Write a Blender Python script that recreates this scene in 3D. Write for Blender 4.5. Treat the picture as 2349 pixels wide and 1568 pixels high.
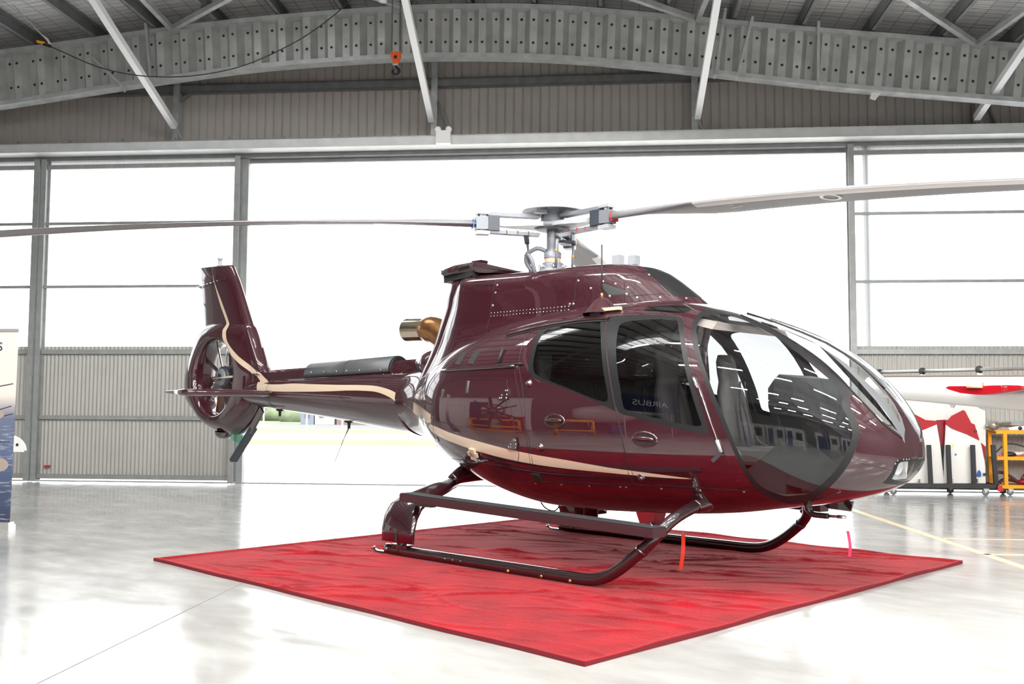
import bpy, math, random
import numpy as np
from mathutils import Vector, Matrix
from mathutils.geometry import delaunay_2d_cdt
for o in list(bpy.data.objects): bpy.data.objects.remove(o)
SC = bpy.context.scene
COL = SC.collection
random.seed(7); RNG = np.random.RandomState(5)
PI = math.pi

# ------------------------------------------------------------------ camera, sky, exposure
def cam_basis(yaw, pitch, roll):
    cy, sy, cp, sp = math.cos(yaw), math.sin(yaw), math.cos(pitch), math.sin(pitch)
    f = Vector((cy*cp, sy*cp, sp)); r = Vector((sy, -cy, 0)); u = r.cross(f)
    c, s = math.cos(roll), math.sin(roll)
    return f, c*r+s*u, -s*r+c*u
CAMPOS = Vector((6.1997, -7.3634, 1.3739))
_f, _r, _u = cam_basis(2.32696, 0.066411, 0.005142)
cd = bpy.data.cameras.new('camera'); cam = bpy.data.objects.new('camera', cd); COL.objects.link(cam)
cd.sensor_width = 36.0; cd.lens = 2284.0/2349.0*36.0; cd.clip_end = 600; cd.clip_start = .05
cam.matrix_world = Matrix(((_r.x, _u.x, -_f.x, CAMPOS.x), (_r.y, _u.y, -_f.y, CAMPOS.y), (_r.z, _u.z, -_f.z, CAMPOS.z), (0, 0, 0, 1)))
SC.camera = cam
W = bpy.data.worlds.new('overcast_sky'); SC.world = W; W.use_nodes = True
W.node_tree.nodes['Background'].inputs[0].default_value = (0.97, 0.985, 1.0, 1)
W.node_tree.nodes['Background'].inputs[1].default_value = 3.6
STRIP_GLOW = 235.0  # glow of the strips added in place of skylights, raised to brighten the interior
vs = SC.view_settings
vs.view_transform = 'Standard'; vs.look = 'None'; vs.exposure = 0.28; vs.gamma = 1.0; vs.use_curve_mapping = False
SC.cycles.max_bounces = 10; SC.cycles.diffuse_bounces = 5; SC.cycles.glossy_bounces = 5
SC.cycles.transmission_bounces = 8; SC.cycles.transparent_max_bounces = 16
SC.cycles.sample_clamp_indirect = 8.0
SC.cycles.use_denoising = True

# ------------------------------------------------------------------ materials
def L(c):
    return tuple((x/12.92 if x <= .04045 else ((x+.055)/1.055)**2.4) for x in c)
def S(r, g, b): return L((r/255., g/255., b/255.))
MATS = {}
def mat(name, col, rough=.5, metal=0., spec=.5, coat=0., var=0., vscale=6., bump=0., bscale=40., emit=None, estr=1., rvar=0., stretch=None, inner=None, detail=4., coatr=.03):
    m = bpy.data.materials.new(name); m.use_nodes = True; MATS[name] = m
    nt = m.node_tree; b = nt.nodes['Principled BSDF']
    b.inputs['Base Color'].default_value = (*col, 1); b.inputs['Roughness'].default_value = rough
    b.inputs['Metallic'].default_value = metal; b.inputs['Specular IOR Level'].default_value = spec
    b.inputs['Coat Weight'].default_value = coat; b.inputs['Coat Roughness'].default_value = coatr
    if emit: b.inputs['Emission Color'].default_value = (*emit, 1); b.inputs['Emission Strength'].default_value = estr
    if var or bump or rvar:
        tc = nt.nodes.new('ShaderNodeTexCoord'); src = tc.outputs['Object']
        if stretch:
            mp = nt.nodes.new('ShaderNodeMapping'); mp.inputs['Scale'].default_value = stretch
            nt.links.new(src, mp.inputs[0]); src = mp.outputs[0]
        nz = nt.nodes.new('ShaderNodeTexNoise'); nz.inputs['Scale'].default_value = vscale; nz.inputs['Detail'].default_value = detail
        nt.links.new(src, nz.inputs[0])
        if var:
            cr = nt.nodes.new('ShaderNodeValToRGB'); cr.color_ramp.elements[0].position = .3; cr.color_ramp.elements[1].position = .7
            cr.color_ramp.elements[0].color = (*[max(0, x*(1-var)) for x in col], 1); cr.color_ramp.elements[1].color = (*[min(1, x*(1+var)) for x in col], 1)
            nt.links.new(nz.outputs[0], cr.inputs[0]); nt.links.new(cr.outputs[0], b.inputs['Base Color'])
        if rvar:
            mr = nt.nodes.new('ShaderNodeMapRange'); mr.inputs[1].default_value = .3; mr.inputs[2].default_value = .7
            mr.inputs[3].default_value = max(0, rough-rvar); mr.inputs[4].default_value = rough+rvar
            nt.links.new(nz.outputs[0], mr.inputs[0]); nt.links.new(mr.outputs[0], b.inputs['Roughness'])
        if bump:
            n2 = nt.nodes.new('ShaderNodeTexNoise'); n2.inputs['Scale'].default_value = bscale; n2.inputs['Detail'].default_value = 3
            nt.links.new(src, n2.inputs[0]); bp = nt.nodes.new('ShaderNodeBump'); bp.inputs['Strength'].default_value = bump; bp.inputs['Distance'].default_value = .02
            nt.links.new(n2.outputs[0], bp.inputs['Height']); nt.links.new(bp.outputs[0], b.inputs['Normal'])
    if inner:
        out = nt.nodes['Material Output']; g = nt.nodes.new('ShaderNodeNewGeometry'); mx = nt.nodes.new('ShaderNodeMixShader')
        d = nt.nodes.new('ShaderNodeBsdfDiffuse'); d.inputs[0].default_value = (*inner, 1)
        nt.links.new(g.outputs['Backfacing'], mx.inputs[0]); nt.links.new(b.outputs[0], mx.inputs[1]); nt.links.new(d.outputs[0], mx.inputs[2]); nt.links.new(mx.outputs[0], out.inputs[0])
    return m
COATS = ('burgundy', 'burgundy_dark', 'cream', 'cream_decal', 'skid_paint', 'heli_white', 'heli_red')
def glass(name, tint, ior=1.5, rough=0.0, refl=1.0):
    m = bpy.data.materials.new(name); m.use_nodes = True; MATS[name] = m; nt = m.node_tree
    nt.nodes.remove(nt.nodes['Principled BSDF']); out = nt.nodes['Material Output']
    t = nt.nodes.new('ShaderNodeBsdfTransparent'); t.inputs[0].default_value = (*tint, 1)
    g = nt.nodes.new('ShaderNodeBsdfGlossy'); g.inputs[1].default_value = rough; g.inputs[0].default_value = (refl, refl, refl, 1)
    f = nt.nodes.new('ShaderNodeFresnel'); f.inputs[0].default_value = ior
    ge = nt.nodes.new('ShaderNodeNewGeometry'); inv = nt.nodes.new('ShaderNodeMath'); inv.operation = 'SUBTRACT'; inv.inputs[0].default_value = 1
    mu = nt.nodes.new('ShaderNodeMath'); mu.operation = 'MULTIPLY'
    nt.links.new(ge.outputs['Backfacing'], inv.inputs[1]); nt.links.new(inv.outputs[0], mu.inputs[0]); nt.links.new(f.outputs[0], mu.inputs[1])
    mx = nt.nodes.new('ShaderNodeMixShader'); nt.links.new(mu.outputs[0], mx.inputs[0]); nt.links.new(t.outputs[0], mx.inputs[1]); nt.links.new(g.outputs[0], mx.inputs[2])
    nt.links.new(mx.outputs[0], out.inputs[0]); return m
PAINT = (.034, .0042, .0088)
mat('burgundy', PAINT, .45, .0, .15, 1., coatr=.01, inner=(.05, .045, .045))
mat('burgundy_dark', (.03, .006, .010), .2, .1, .5, 1., coatr=.02)
mat('cream', S(206, 186, 162), .3, 0, .5, 1., coatr=.02, inner=(.05, .045, .045))
mat('cream_decal', S(206, 186, 162), .3, 0, .5, 1., coatr=.02)
mat('window_frame', (.012, .012, .013), .42, 0, .3)
mat('frame_silver', (.35, .36, .38), .25, .6)  # pale tone paints in the sky's reflection on the windscreen seal
mat('seam', (.008, .005, .006), .6)
mat('screw', (.55, .5, .48), .3, .9)
mat('chrome', (.72, .72, .74), .12, 1.)
mat('black_rubber', (.015, .015, .016), .6)
mat('black_gloss', (.012, .010, .011), .15, 0, .5, .6)
mat('skid_paint', (.022, .010, .012), .25, .1, .5, .8)
mat('step_paint', (.040, .012, .016), .4)
mat('step_grip', (.016, .016, .018), .75)
mat('grey_cover', (.062, .065, .07), .42)
mat('rotor_grey', S(118, 121, 128), .4, .1)
mat('rotor_light', S(160, 163, 168), .35, .1)
mat('rotor_dark', S(58, 62, 70), .45, .1)
mat('blade_under', S(124, 124, 126), .5)
mat('blade_edge', S(220, 218, 216), .4, .1)
mat('blade_top', S(120, 118, 118), .5)
mat('white_mark', (.85, .85, .85), .5)
mat('red_mark', S(180, 45, 45), .5)
mat('blue_mark', S(50, 110, 190), .5)
mat('copper', S(176, 128, 84), .25, .9, var=.25, vscale=9)
mat('exhaust_steel', S(205, 196, 178), .12, 1., var=.12, vscale=3)
mat('exhaust_dark', (.02, .018, .016), .7)
mat('seat_leather', S(90, 86, 86), .5, bump=.15, bscale=60)
mat('seat_dark', S(40, 38, 40), .55)
mat('dash', (.02, .02, .022), .55)
mat('cabin_trim', S(150, 140, 136), .7)
mat('cabin_floor', (.03, .028, .03), .8)
mat('tan_ring', S(190, 165, 140), .5)
glass('side_glass', (.26, .26, .265), 1.6)
glass('front_glass', (.90, .92, .92), 1.55)
glass('clear_glass', (.92, .93, .94), 1.45)
glass('green_lens', (.55, .85, .7), 1.5)
mat('lamp_white', S(240, 240, 240), .2, .1)
mat('galv', S(184, 188, 188), .42, .35, var=.18, vscale=5, rvar=.08)
mat('galv_light', S(205, 208, 208), .5, .25, var=.08, vscale=4)
mat('galv_dark', S(128, 131, 132), .5, .4, var=.12, vscale=5)
mat('web_galv', S(190, 192, 190), .38, .35, var=.14, vscale=3.5)
mat('bolt_dark', (.02, .02, .02), .6)
mat('wall_sheet', S(176, 171, 166), .55, var=.05, vscale=2)
mat('door_sheet', S(164, 163, 158), .5, var=.04, vscale=2)
mat('door_steel', S(150, 153, 152), .5, .3, var=.1, vscale=6)
mat('white_steel', S(225, 228, 230), .45, .1)
mat('black_cable', (.012, .012, .012), .5)
mat('rope_white', S(225, 222, 215), .8)
mat('yellow', S(228, 150, 8), .4)
mat('orange', S(240, 95, 25), .4)
mat('chain_steel', (.10, .09, .085), .45, .7)
mat('hook_black', (.02, .02, .02), .35, .3)
mat('white_plastic', S(236, 236, 236), .4)
mat('streamer', S(235, 60, 40), .7)
mat('streamer_pink', S(225, 40, 80), .7)
mat('heli_white', S(218, 216, 212), .25, 0, .5, .5)
mat('heli_red', S(160, 10, 26), .25, 0, .5, .6)
mat('heli_red_dark', S(120, 15, 30), .35)
mat('foam_cream', S(255, 225, 185), .7)
mat('dolly_black', (.022, .022, .024), .6)
mat('foam_post', (.03, .03, .034), .85)
mat('wheel_grey', S(110, 112, 116), .5)
mat('tube_grey', S(150, 150, 148), .35, .6)
mat('brown_strip', S(150, 120, 105), .5)
mat('blue_logo', S(35, 80, 160), .4)
mat('yellow_lime', S(205, 215, 90), .5)
mat('engine_metal', S(170, 160, 150), .35, .8, var=.2, vscale=20)
mat('hose_maroon', S(70, 30, 30), .5)
mat('hose_black', (.02, .02, .02), .5)
mat('plastic_bag', S(205, 195, 195), .25, .0)
mat('pink_cap', S(230, 90, 140), .5)
mat('banner_navy', S(24, 28, 70), .6)
mat('letter_navy', S(22, 30, 74), .6)
mat('heli_beige', S(150, 138, 128), .5)
mat('alu', S(200, 200, 200), .35, .7)
mat('floor_line', S(206, 184, 150), .35)
mat('office_white', S(225, 225, 225), .5)
mat('office_blue', S(40, 70, 130), .5)
mat('dark_wall', S(128, 126, 124), .7)
mat('side_wall', S(112, 108, 106), .6)
mat('skylight_pane', (.9, .9, .9), .5, emit=(1, 1, 1), estr=7.0)
mat('carpet_rim', (.13, .003, .008), .95)
mat('annex_window', (.03, .035, .04), .15)
mat('led', (.9, .9, .9), .5, emit=(1, .98, .95), estr=STRIP_GLOW)
mat('red_box', (.35, .2, .18), .5)
mat('apron', S(214, 210, 204), .8, var=.05, vscale=.4)
mat('grass_dry', (.215, .195, .105), .9, var=.2, vscale=.25, stretch=(1, 1, 1))
mat('grass_green', (.17, .19, .125), .9, var=.3, vscale=.3)
mat('road', (.14, .145, .18), .8)
mat('brick_far', (.24, .165, .16), .8)
mat('far_grey', (.22, .24, .30), .7)
mat('far_white', (.7, .7, .7), .7)
mat('bush', (.16, .20, .11), .9, var=.3, vscale=.8)

for k in COATS: MATS[k].node_tree.nodes['Principled BSDF'].inputs['Coat IOR'].default_value = 1.85
# floor: polished concrete
def floor_mat():
    m = bpy.data.materials.new('polished_concrete'); m.use_nodes = True; nt = m.node_tree; b = nt.nodes['Principled BSDF']; MATS['concrete'] = m
    tc = nt.nodes.new('ShaderNodeTexCoord'); mp = nt.nodes.new('ShaderNodeMapping'); mp.inputs['Rotation'].default_value = (0, 0, -.66); mp.inputs['Scale'].default_value = (1.0, 2.4, 1)
    nt.links.new(tc.outputs['Object'], mp.inputs[0])
    n1 = nt.nodes.new('ShaderNodeTexNoise'); n1.inputs['Scale'].default_value = .9; n1.inputs['Detail'].default_value = 7; n1.inputs['Roughness'].default_value = .6
    nt.links.new(mp.outputs[0], n1.inputs[0])
    cr = nt.nodes.new('ShaderNodeValToRGB'); cr.color_ramp.elements[0].position = .32; cr.color_ramp.elements[1].position = .7
    cr.color_ramp.elements[0].color = (*S(146, 146, 143), 1); cr.color_ramp.elements[1].color = (*S(178, 178, 175), 1)
    nt.links.new(n1.outputs[0], cr.inputs[0]); nt.links.new(cr.outputs[0], b.inputs['Base Color'])
    n2 = nt.nodes.new('ShaderNodeTexNoise'); n2.inputs['Scale'].default_value = 2.2; n2.inputs['Detail'].default_value = 6; nt.links.new(mp.outputs[0], n2.inputs[0])
    mr = nt.nodes.new('ShaderNodeMapRange'); mr.inputs[1].default_value = .3; mr.inputs[2].default_value = .75; mr.inputs[3].default_value = .10; mr.inputs[4].default_value = .24
    nt.links.new(n2.outputs[0], mr.inputs[0]); nt.links.new(mr.outputs[0], b.inputs['Roughness'])
    b.inputs['Specular IOR Level'].default_value = .6
    n3 = nt.nodes.new('ShaderNodeTexNoise'); n3.inputs['Scale'].default_value = 3; nt.links.new(tc.outputs['Object'], n3.inputs[0])
    bp = nt.nodes.new('ShaderNodeBump'); bp.inputs['Strength'].default_value = .05; bp.inputs['Distance'].default_value = .02; nt.links.new(n3.outputs[0], bp.inputs['Height']); nt.links.new(bp.outputs[0], b.inputs['Normal'])
floor_mat()
def carpet_mat():
    m = bpy.data.materials.new('red_carpet_pile'); m.use_nodes = True; nt = m.node_tree; b = nt.nodes['Principled BSDF']; MATS['carpet'] = m
    tc = nt.nodes.new('ShaderNodeTexCoord')
    n1 = nt.nodes.new('ShaderNodeTexNoise'); n1.inputs['Scale'].default_value = 90; n1.inputs['Detail'].default_value = 3; nt.links.new(tc.outputs['Object'], n1.inputs[0])
    n2 = nt.nodes.new('ShaderNodeTexNoise'); n2.inputs['Scale'].default_value = 2.5; n2.inputs['Detail'].default_value = 5; nt.links.new(tc.outputs['Object'], n2.inputs[0])
    ad = nt.nodes.new('ShaderNodeMath'); ad.operation = 'ADD'; nt.links.new(n1.outputs[0], ad.inputs[0]); nt.links.new(n2.outputs[0], ad.inputs[1])
    cr = nt.nodes.new('ShaderNodeValToRGB'); cr.color_ramp.elements[0].position = .38; cr.color_ramp.elements[1].position = .62
    mu = nt.nodes.new('ShaderNodeMath'); mu.operation = 'MULTIPLY'; mu.inputs[1].default_value = .5; nt.links.new(ad.outputs[0], mu.inputs[0]); nt.links.new(mu.outputs[0], cr.inputs[0])
    cr.color_ramp.elements[0].color = (.135, .0015, .005, 1); cr.color_ramp.elements[1].color = (.29, .005, .011, 1)
    nt.links.new(cr.outputs[0], b.inputs['Base Color']); b.inputs['Roughness'].default_value = .95; b.inputs['Specular IOR Level'].default_value = .1
    b.inputs['Sheen Weight'].default_value = .25; b.inputs['Sheen Roughness'].default_value = .4; b.inputs['Sheen Tint'].default_value = (1, .45, .45, 1)
    mp = nt.nodes.new('ShaderNodeMapping'); mp.inputs['Rotation'].default_value = (0, 0, -.70); mp.inputs['Scale'].default_value = (1.6, 4.2, 1); nt.links.new(tc.outputs['Object'], mp.inputs[0])
    n3 = nt.nodes.new('ShaderNodeTexNoise'); n3.inputs['Scale'].default_value = 1.6; n3.inputs['Detail'].default_value = 3; n3.inputs['Roughness'].default_value = .5; n3.inputs['Distortion'].default_value = 1.2; nt.links.new(mp.outputs[0], n3.inputs[0])
    bp = nt.nodes.new('ShaderNodeBump'); bp.inputs['Strength'].default_value = .5; bp.inputs['Distance'].default_value = .006; nt.links.new(n1.outputs[0], bp.inputs['Height'])
    bp2 = nt.nodes.new('ShaderNodeBump'); bp2.inputs['Strength'].default_value = .13; bp2.inputs['Distance'].default_value = .05; nt.links.new(n3.outputs[0], bp2.inputs['Height']); nt.links.new(bp.outputs[0], bp2.inputs['Normal']); nt.links.new(bp2.outputs[0], b.inputs['Normal'])
carpet_mat()
def translucent_mat():
    m = bpy.data.materials.new('translucent_sheet'); m.use_nodes = True; nt = m.node_tree; MATS['translucent'] = m
    nt.nodes.remove(nt.nodes['Principled BSDF']); out = nt.nodes['Material Output']
    t = nt.nodes.new('ShaderNodeBsdfTranslucent'); t.inputs[0].default_value = (.92, .93, .95, 1)
    p = nt.nodes.new('ShaderNodeBsdfTransparent'); p.inputs[0].default_value = (.9, .92, .95, 1)
    mx = nt.nodes.new('ShaderNodeMixShader'); mx.inputs[0].default_value = .45
    nt.links.new(t.outputs[0], mx.inputs[1]); nt.links.new(p.outputs[0], mx.inputs[2]); nt.links.new(mx.outputs[0], out.inputs[0])
translucent_mat()
def foil_mat():
    m = bpy.data.materials.new('foil_insulation'); m.use_nodes = True; nt = m.node_tree; b = nt.nodes['Principled BSDF']; MATS['foil'] = m
    tc = nt.nodes.new('ShaderNodeTexCoord'); mp = nt.nodes.new('ShaderNodeMapping'); mp.inputs['Rotation'].default_value = (0, 0, -(2.2338-PI/2)); nt.links.new(tc.outputs['Object'], mp.inputs[0])
    br = nt.nodes.new('ShaderNodeTexBrick'); br.offset = 0; br.inputs['Scale'].default_value = 1; br.inputs['Mortar Size'].default_value = .008
    br.inputs['Brick Width'].default_value = .30; br.inputs['Row Height'].default_value = .15
    br.inputs['Color1'].default_value = (*S(196, 196, 196), 1); br.inputs['Color2'].default_value = (*S(206, 206, 206), 1); br.inputs['Mortar'].default_value = (*S(140, 140, 140), 1)
    nt.links.new(mp.outputs[0], br.inputs[0]); nt.links.new(br.outputs[0], b.inputs['Base Color'])
    mp2 = nt.nodes.new('ShaderNodeMapping'); mp2.inputs['Scale'].default_value = (1.2, 9, 1); nt.links.new(mp.outputs[0], mp2.inputs[0])
    n = nt.nodes.new('ShaderNodeTexNoise'); n.inputs['Scale'].default_value = 2.2; n.inputs['Detail'].default_value = 5; nt.links.new(mp2.outputs[0], n.inputs[0])
    bp = nt.nodes.new('ShaderNodeBump'); bp.inputs['Strength'].default_value = .6; bp.inputs['Distance'].default_value = .05; nt.links.new(n.outputs[0], bp.inputs['Height']); nt.links.new(bp.outputs[0], b.inputs['Normal'])
    b.inputs['Metallic'].default_value = .25; b.inputs['Roughness'].default_value = .34
foil_mat()
def sea_mat():
    m = bpy.data.materials.new('banner_print'); m.use_nodes = True; nt = m.node_tree; b = nt.nodes['Principled BSDF']; MATS['banner_print'] = m
    g = nt.nodes.new('ShaderNodeNewGeometry'); sx = nt.nodes.new('ShaderNodeSeparateXYZ'); nt.links.new(g.outputs['Position'], sx.inputs[0])
    mr = nt.nodes.new('ShaderNodeMapRange'); mr.inputs[1].default_value = 0; mr.inputs[2].default_value = 2.2; nt.links.new(sx.outputs[2], mr.inputs[0])
    cr = nt.nodes.new('ShaderNodeValToRGB'); e = cr.color_ramp.elements
    e[0].position = 0; e[0].color = (*S(38, 44, 66), 1); e[1].position = 1; e[1].color = (*S(206, 200, 194), 1)
    for p, c in ((.30, S(70, 84, 112)), (.56, S(92, 100, 124)), (.62, S(150, 146, 148)), (.68, S(205, 198, 190))):
        x = e.new(p); x.color = (*c, 1)
    nt.links.new(mr.outputs[0], cr.inputs[0])
    tc = nt.nodes.new('ShaderNodeTexCoord'); mp = nt.nodes.new('ShaderNodeMapping'); mp.inputs['Scale'].default_value = (4, 4, 26); nt.links.new(tc.outputs['Object'], mp.inputs[0])
    n = nt.nodes.new('ShaderNodeTexNoise'); n.inputs['Scale'].default_value = 2; n.inputs['Detail'].default_value = 5; nt.links.new(mp.outputs[0], n.inputs[0])
    r2 = nt.nodes.new('ShaderNodeValToRGB'); r2.color_ramp.elements[0].position = .55; r2.color_ramp.elements[1].position = .72; r2.color_ramp.elements[0].color = (0, 0, 0, 1); r2.color_ramp.elements[1].color = (.35, .35, .35, 1)
    nt.links.new(n.outputs[0], r2.inputs[0])
    lt = nt.nodes.new('ShaderNodeMath'); lt.operation = 'LESS_THAN'; lt.inputs[1].default_value = 1.22; nt.links.new(sx.outputs[2], lt.inputs[0])
    mu = nt.nodes.new('ShaderNodeMath'); mu.operation = 'MULTIPLY'; nt.links.new(lt.outputs[0], mu.inputs[0]); nt.links.new(r2.outputs[0], mu.inputs[1])
    mx = nt.nodes.new('ShaderNodeMix'); mx.data_type = 'RGBA'; nt.links.new(mu.outputs[0], mx.inputs[0]); nt.links.new(cr.outputs[0], mx.inputs[6]); mx.inputs[7].default_value = (*S(220, 222, 226), 1)
    nt.links.new(mx.outputs[2], b.inputs['Base Color']); b.inputs['Roughness'].default_value = .5
sea_mat()

# ------------------------------------------------------------------ mesh helpers
PHI = 2.2338
NX = Vector((math.cos(PHI), math.sin(PHI), 0)); UX = Vector((math.sin(PHI), -math.cos(PHI), 0)); ZX = Vector((0, 0, 1))
WV = 7.926                                   # plane of the front wall
def H(u, v, z): return UX*u + NX*v + ZX*z   # hangar axes: along the front wall, towards it, up
WLOC = {}
class MB:
    def __init__(s): s.v = []; s.f = []; s.m = []; s.sm = []
    def add(s, vs, fs, mi=0, smooth=False):
        k = len(s.v); s.v += [tuple(p) for p in vs]
        for f in fs: s.f.append([i+k for i in f]); s.m.append(mi); s.sm.append(smooth)
    def box(s, c, size, ax=None, mi=0):
        ax = ax or (Vector((1, 0, 0)), Vector((0, 1, 0)), ZX); c = Vector(c); h = [x/2 for x in size]; vs = []
        for i in (-1, 1):
            for j in (-1, 1):
                for k in (-1, 1): vs.append(c+ax[0]*(i*h[0])+ax[1]*(j*h[1])+ax[2]*(k*h[2]))
        s.add(vs, [(0, 1, 3, 2), (4, 6, 7, 5), (0, 4, 5, 1), (2, 3, 7, 6), (0, 2, 6, 4), (1, 5, 7, 3)], mi); return s
    def hbox(s, u0, u1, v0, v1, z0, z1, mi=0): return s.box(H((u0+u1)/2, (v0+v1)/2, (z0+z1)/2), (abs(u1-u0), abs(v1-v0), abs(z1-z0)), (UX, NX, ZX), mi)
    def beam(s, a, b, w, h, up=ZX, mi=0):
        a = Vector(a); b = Vector(b); d = (b-a); l = d.length; d.normalize(); x = d.cross(up)
        if x.length < 1e-4: x = d.cross(Vector((1, 0, 0)))
        x.normalize(); y = x.cross(d); return s.box((a+b)/2, (l, w, h), (d, x, y), mi)
    def tube(s, pts, r, n=10, mi=0, cap=True, flat=None):
        pts = [Vector(p) for p in pts]; R = r if hasattr(r, '__len__') else [r]*len(pts); vs = []; m = len(pts); px = None
        for i, p in enumerate(pts):
            t = (pts[min(i+1, m-1)]-pts[max(i-1, 0)])
            if t.length < 1e-9: t = Vector((0, 0, 1))
            t.normalize()
            if px is None:
                px = t.cross(ZX if abs(t.z) < .9 else Vector((1, 0, 0))); px.normalize()
            else:
                px = px - t*px.dot(t); px.normalize()
            py = t.cross(px)
            for k in range(n):
                a = 2*PI*k/n; vs.append(p+px*(math.cos(a)*R[i])+py*(math.sin(a)*R[i]*(flat or 1)))
        fs = [(i*n+k, i*n+(k+1) % n, (i+1)*n+(k+1) % n, (i+1)*n+k) for i in range(m-1) for k in range(n)]
        s.add(vs, fs, mi, True)
        if cap: s.add([], [], mi); k0 = len(s.v)-len(vs); s.f.append([k0+k for k in range(n)][::-1]); s.m.append(mi); s.sm.append(False); s.f.append([k0+(m-1)*n+k for k in range(n)]); s.m.append(mi); s.sm.append(False)
        return s
    def lathe(s, c, axis, prof, n=24, mi=0, ref=None):
        axis = Vector(axis).normalized(); x = axis.cross(ref or (ZX if abs(axis.z) < .9 else Vector((1, 0, 0)))).normalized(); y = axis.cross(x); c = Vector(c); vs = []
        for (r, h) in prof:
            for k in range(n): a = 2*PI*k/n; vs.append(c+axis*h+x*(r*math.cos(a))+y*(r*math.sin(a)))
        m = len(prof); s.add(vs, [(i*n+k, i*n+(k+1) % n, (i+1)*n+(k+1) % n, (i+1)*n+k) for i in range(m-1) for k in range(n)], mi, True); return s
    def loft(s, rings, mi=0, closed=True, caps=True, smooth=True):
        n = len(rings[0]); vs = [p for r in rings for p in r]; m = len(rings); kk = n if closed else n-1
        k0 = len(s.v); s.add(vs, [(i*n+k, i*n+(k+1) % n, (i+1)*n+(k+1) % n, (i+1)*n+k) for i in range(m-1) for k in range(kk)], mi, smooth)
        if caps and closed:
            s.f.append([k0+k for k in range(n)][::-1]); s.f.append([k0+(m-1)*n+k for k in range(n)]); s.m += [mi, mi]; s.sm += [False, False]
        return s
    def prism(s, poly, th, o, ax, mi=0):
        """2D polygon on ax[0],ax[1] about o, thickness th along ax[2]"""
        o = Vector(o); n = len(poly); vs = [o+ax[0]*a+ax[1]*b+ax[2]*(-th/2) for a, b in poly]+[o+ax[0]*a+ax[1]*b+ax[2]*(th/2) for a, b in poly]
        s.add(vs, [tuple(range(n))[::-1], tuple(range(n, 2*n))]+[(i, (i+1) % n, n+(i+1) % n, n+i) for i in range(n)], mi); return s
    def build(s, name, mats, parent=None, fix=True, **kw):
        V = np.array(s.v, float); org = (V.min(0)+V.max(0))/2
        me = bpy.data.meshes.new(name); me.from_pydata((V-org).tolist(), [], s.f)
        for mm in ([mats] if isinstance(mats, str) else mats): me.materials.append(MATS[mm])
        me.polygons.foreach_set('material_index', s.m); me.polygons.foreach_set('use_smooth', s.sm)
        if fix:
            import bmesh
            bm = bmesh.new(); bm.from_mesh(me); bmesh.ops.recalc_face_normals(bm, faces=bm.faces); bm.to_mesh(me); bm.free()
        me.update(); return link(name, me, org, parent, **kw)
def link(name, me, org, parent=None, **kw):
    o = bpy.data.objects.new(name, me); COL.objects.link(o); org = Vector(org)
    if parent is not None: o.parent = parent; o.location = org-WLOC[parent.name]
    else: o.location = org
    WLOC[o.name] = org; tag(o, **kw); return o
def tag(o, label=None, cat=None, group=None, kind=None):
    if label: o['label'] = label
    if cat: o['category'] = cat
    if group: o['group'] = group
    if kind: o['kind'] = kind
    return o
def thing(name, loc, label=None, cat=None, group=None, kind=None):
    o = bpy.data.objects.new(name, None); COL.objects.link(o); o.location = loc; o.empty_display_size = .2; WLOC[o.name] = Vector(loc); return tag(o, label, cat, group, kind)
def inst(src, org, parent=None, rot=None, **kw):
    o = src.copy(); COL.objects.link(o); org = Vector(org); o.parent = parent; o.location = org-(WLOC[parent.name] if parent else Vector((0, 0, 0))); WLOC[o.name] = org
    if rot is not None: o.rotation_euler = rot
    for k in list(o.keys()):
        if k in ('label', 'category', 'group'): del o[k]
    tag(o, **kw); return o
def spline(P, n=6, closed=False):
    P = [Vector(p) for p in P]; m = len(P); out = []
    for i in range(m if closed else m-1):
        a, b, c, d = [P[(i+k-1) % m] if closed else P[min(max(i+k-1, 0), m-1)] for k in range(4)]
        for k in range(n):
            t = k/n; out.append(.5*((2*b)+(c-a)*t+(2*a-5*b+4*c-d)*t*t+(3*b-a-3*c+d)*t**3))
    if not closed: out.append(P[-1])
    return out
def text(name, s, o, xd, yd, size, m, parent=None, ext=.001, align='LEFT'):
    cu = bpy.data.curves.new(name, 'FONT'); cu.body = s; cu.size = size; cu.extrude = ext; cu.align_x = align
    t = bpy.data.objects.new(name, cu); COL.objects.link(t); bpy.context.view_layer.update()
    dg = bpy.context.evaluated_depsgraph_get(); me = bpy.data.meshes.new_from_object(t.evaluated_get(dg)); bpy.data.objects.remove(t)
    xd = Vector(xd).normalized(); yd = Vector(yd).normalized(); zd = xd.cross(yd); o = Vector(o)
    M = Matrix(((xd.x, yd.x, zd.x, 0), (xd.y, yd.y, zd.y, 0), (xd.z, yd.z, zd.z, 0), (0, 0, 0, 1))); me.transform(M); me.name = name
    me.materials.clear(); me.materials.append(MATS[m]); return link(name, me, o, parent)
# ------------------------------------------------------------------ the setting
UL, UR, VB = -17.0, 13.5, -31.0
fl = MB().hbox(UL-.2, UR+.2, VB-.2, WV+.12, -.12, 0).build('floor', 'concrete', kind='structure')
for (a, b, w, m) in (((3.73, 5.2), (3.98, .4), .10, 'floor_line'), ((3.98, .42), (4.05, -.9), .10, 'floor_line'), ((3.98, 1.6), (9.5, 1.5), .06, 'floor_line'), ((3.98, .42), (9.0, .40), .07, 'floor_line')):
    p, q = H(*a, .0012), H(*b, .0012); MB().beam(p, q, w, .0016).build('floor_line', m, fl)
for (a, b) in (((-2.45, -4.9), (-2.47, -1.6)), ((4.02, -.4), (4.06, -3.5)), ((-2.47, -1.6), (-2.49, 7.8)), ((-8.6, -8), (-8.6, 7.8)), ((9.6, -6), (9.6, 7.8))):
    MB().beam(H(*a, .0008), H(*b, .0008), .008, .0012).build('floor_joint', 'galv_dark', fl)
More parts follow.
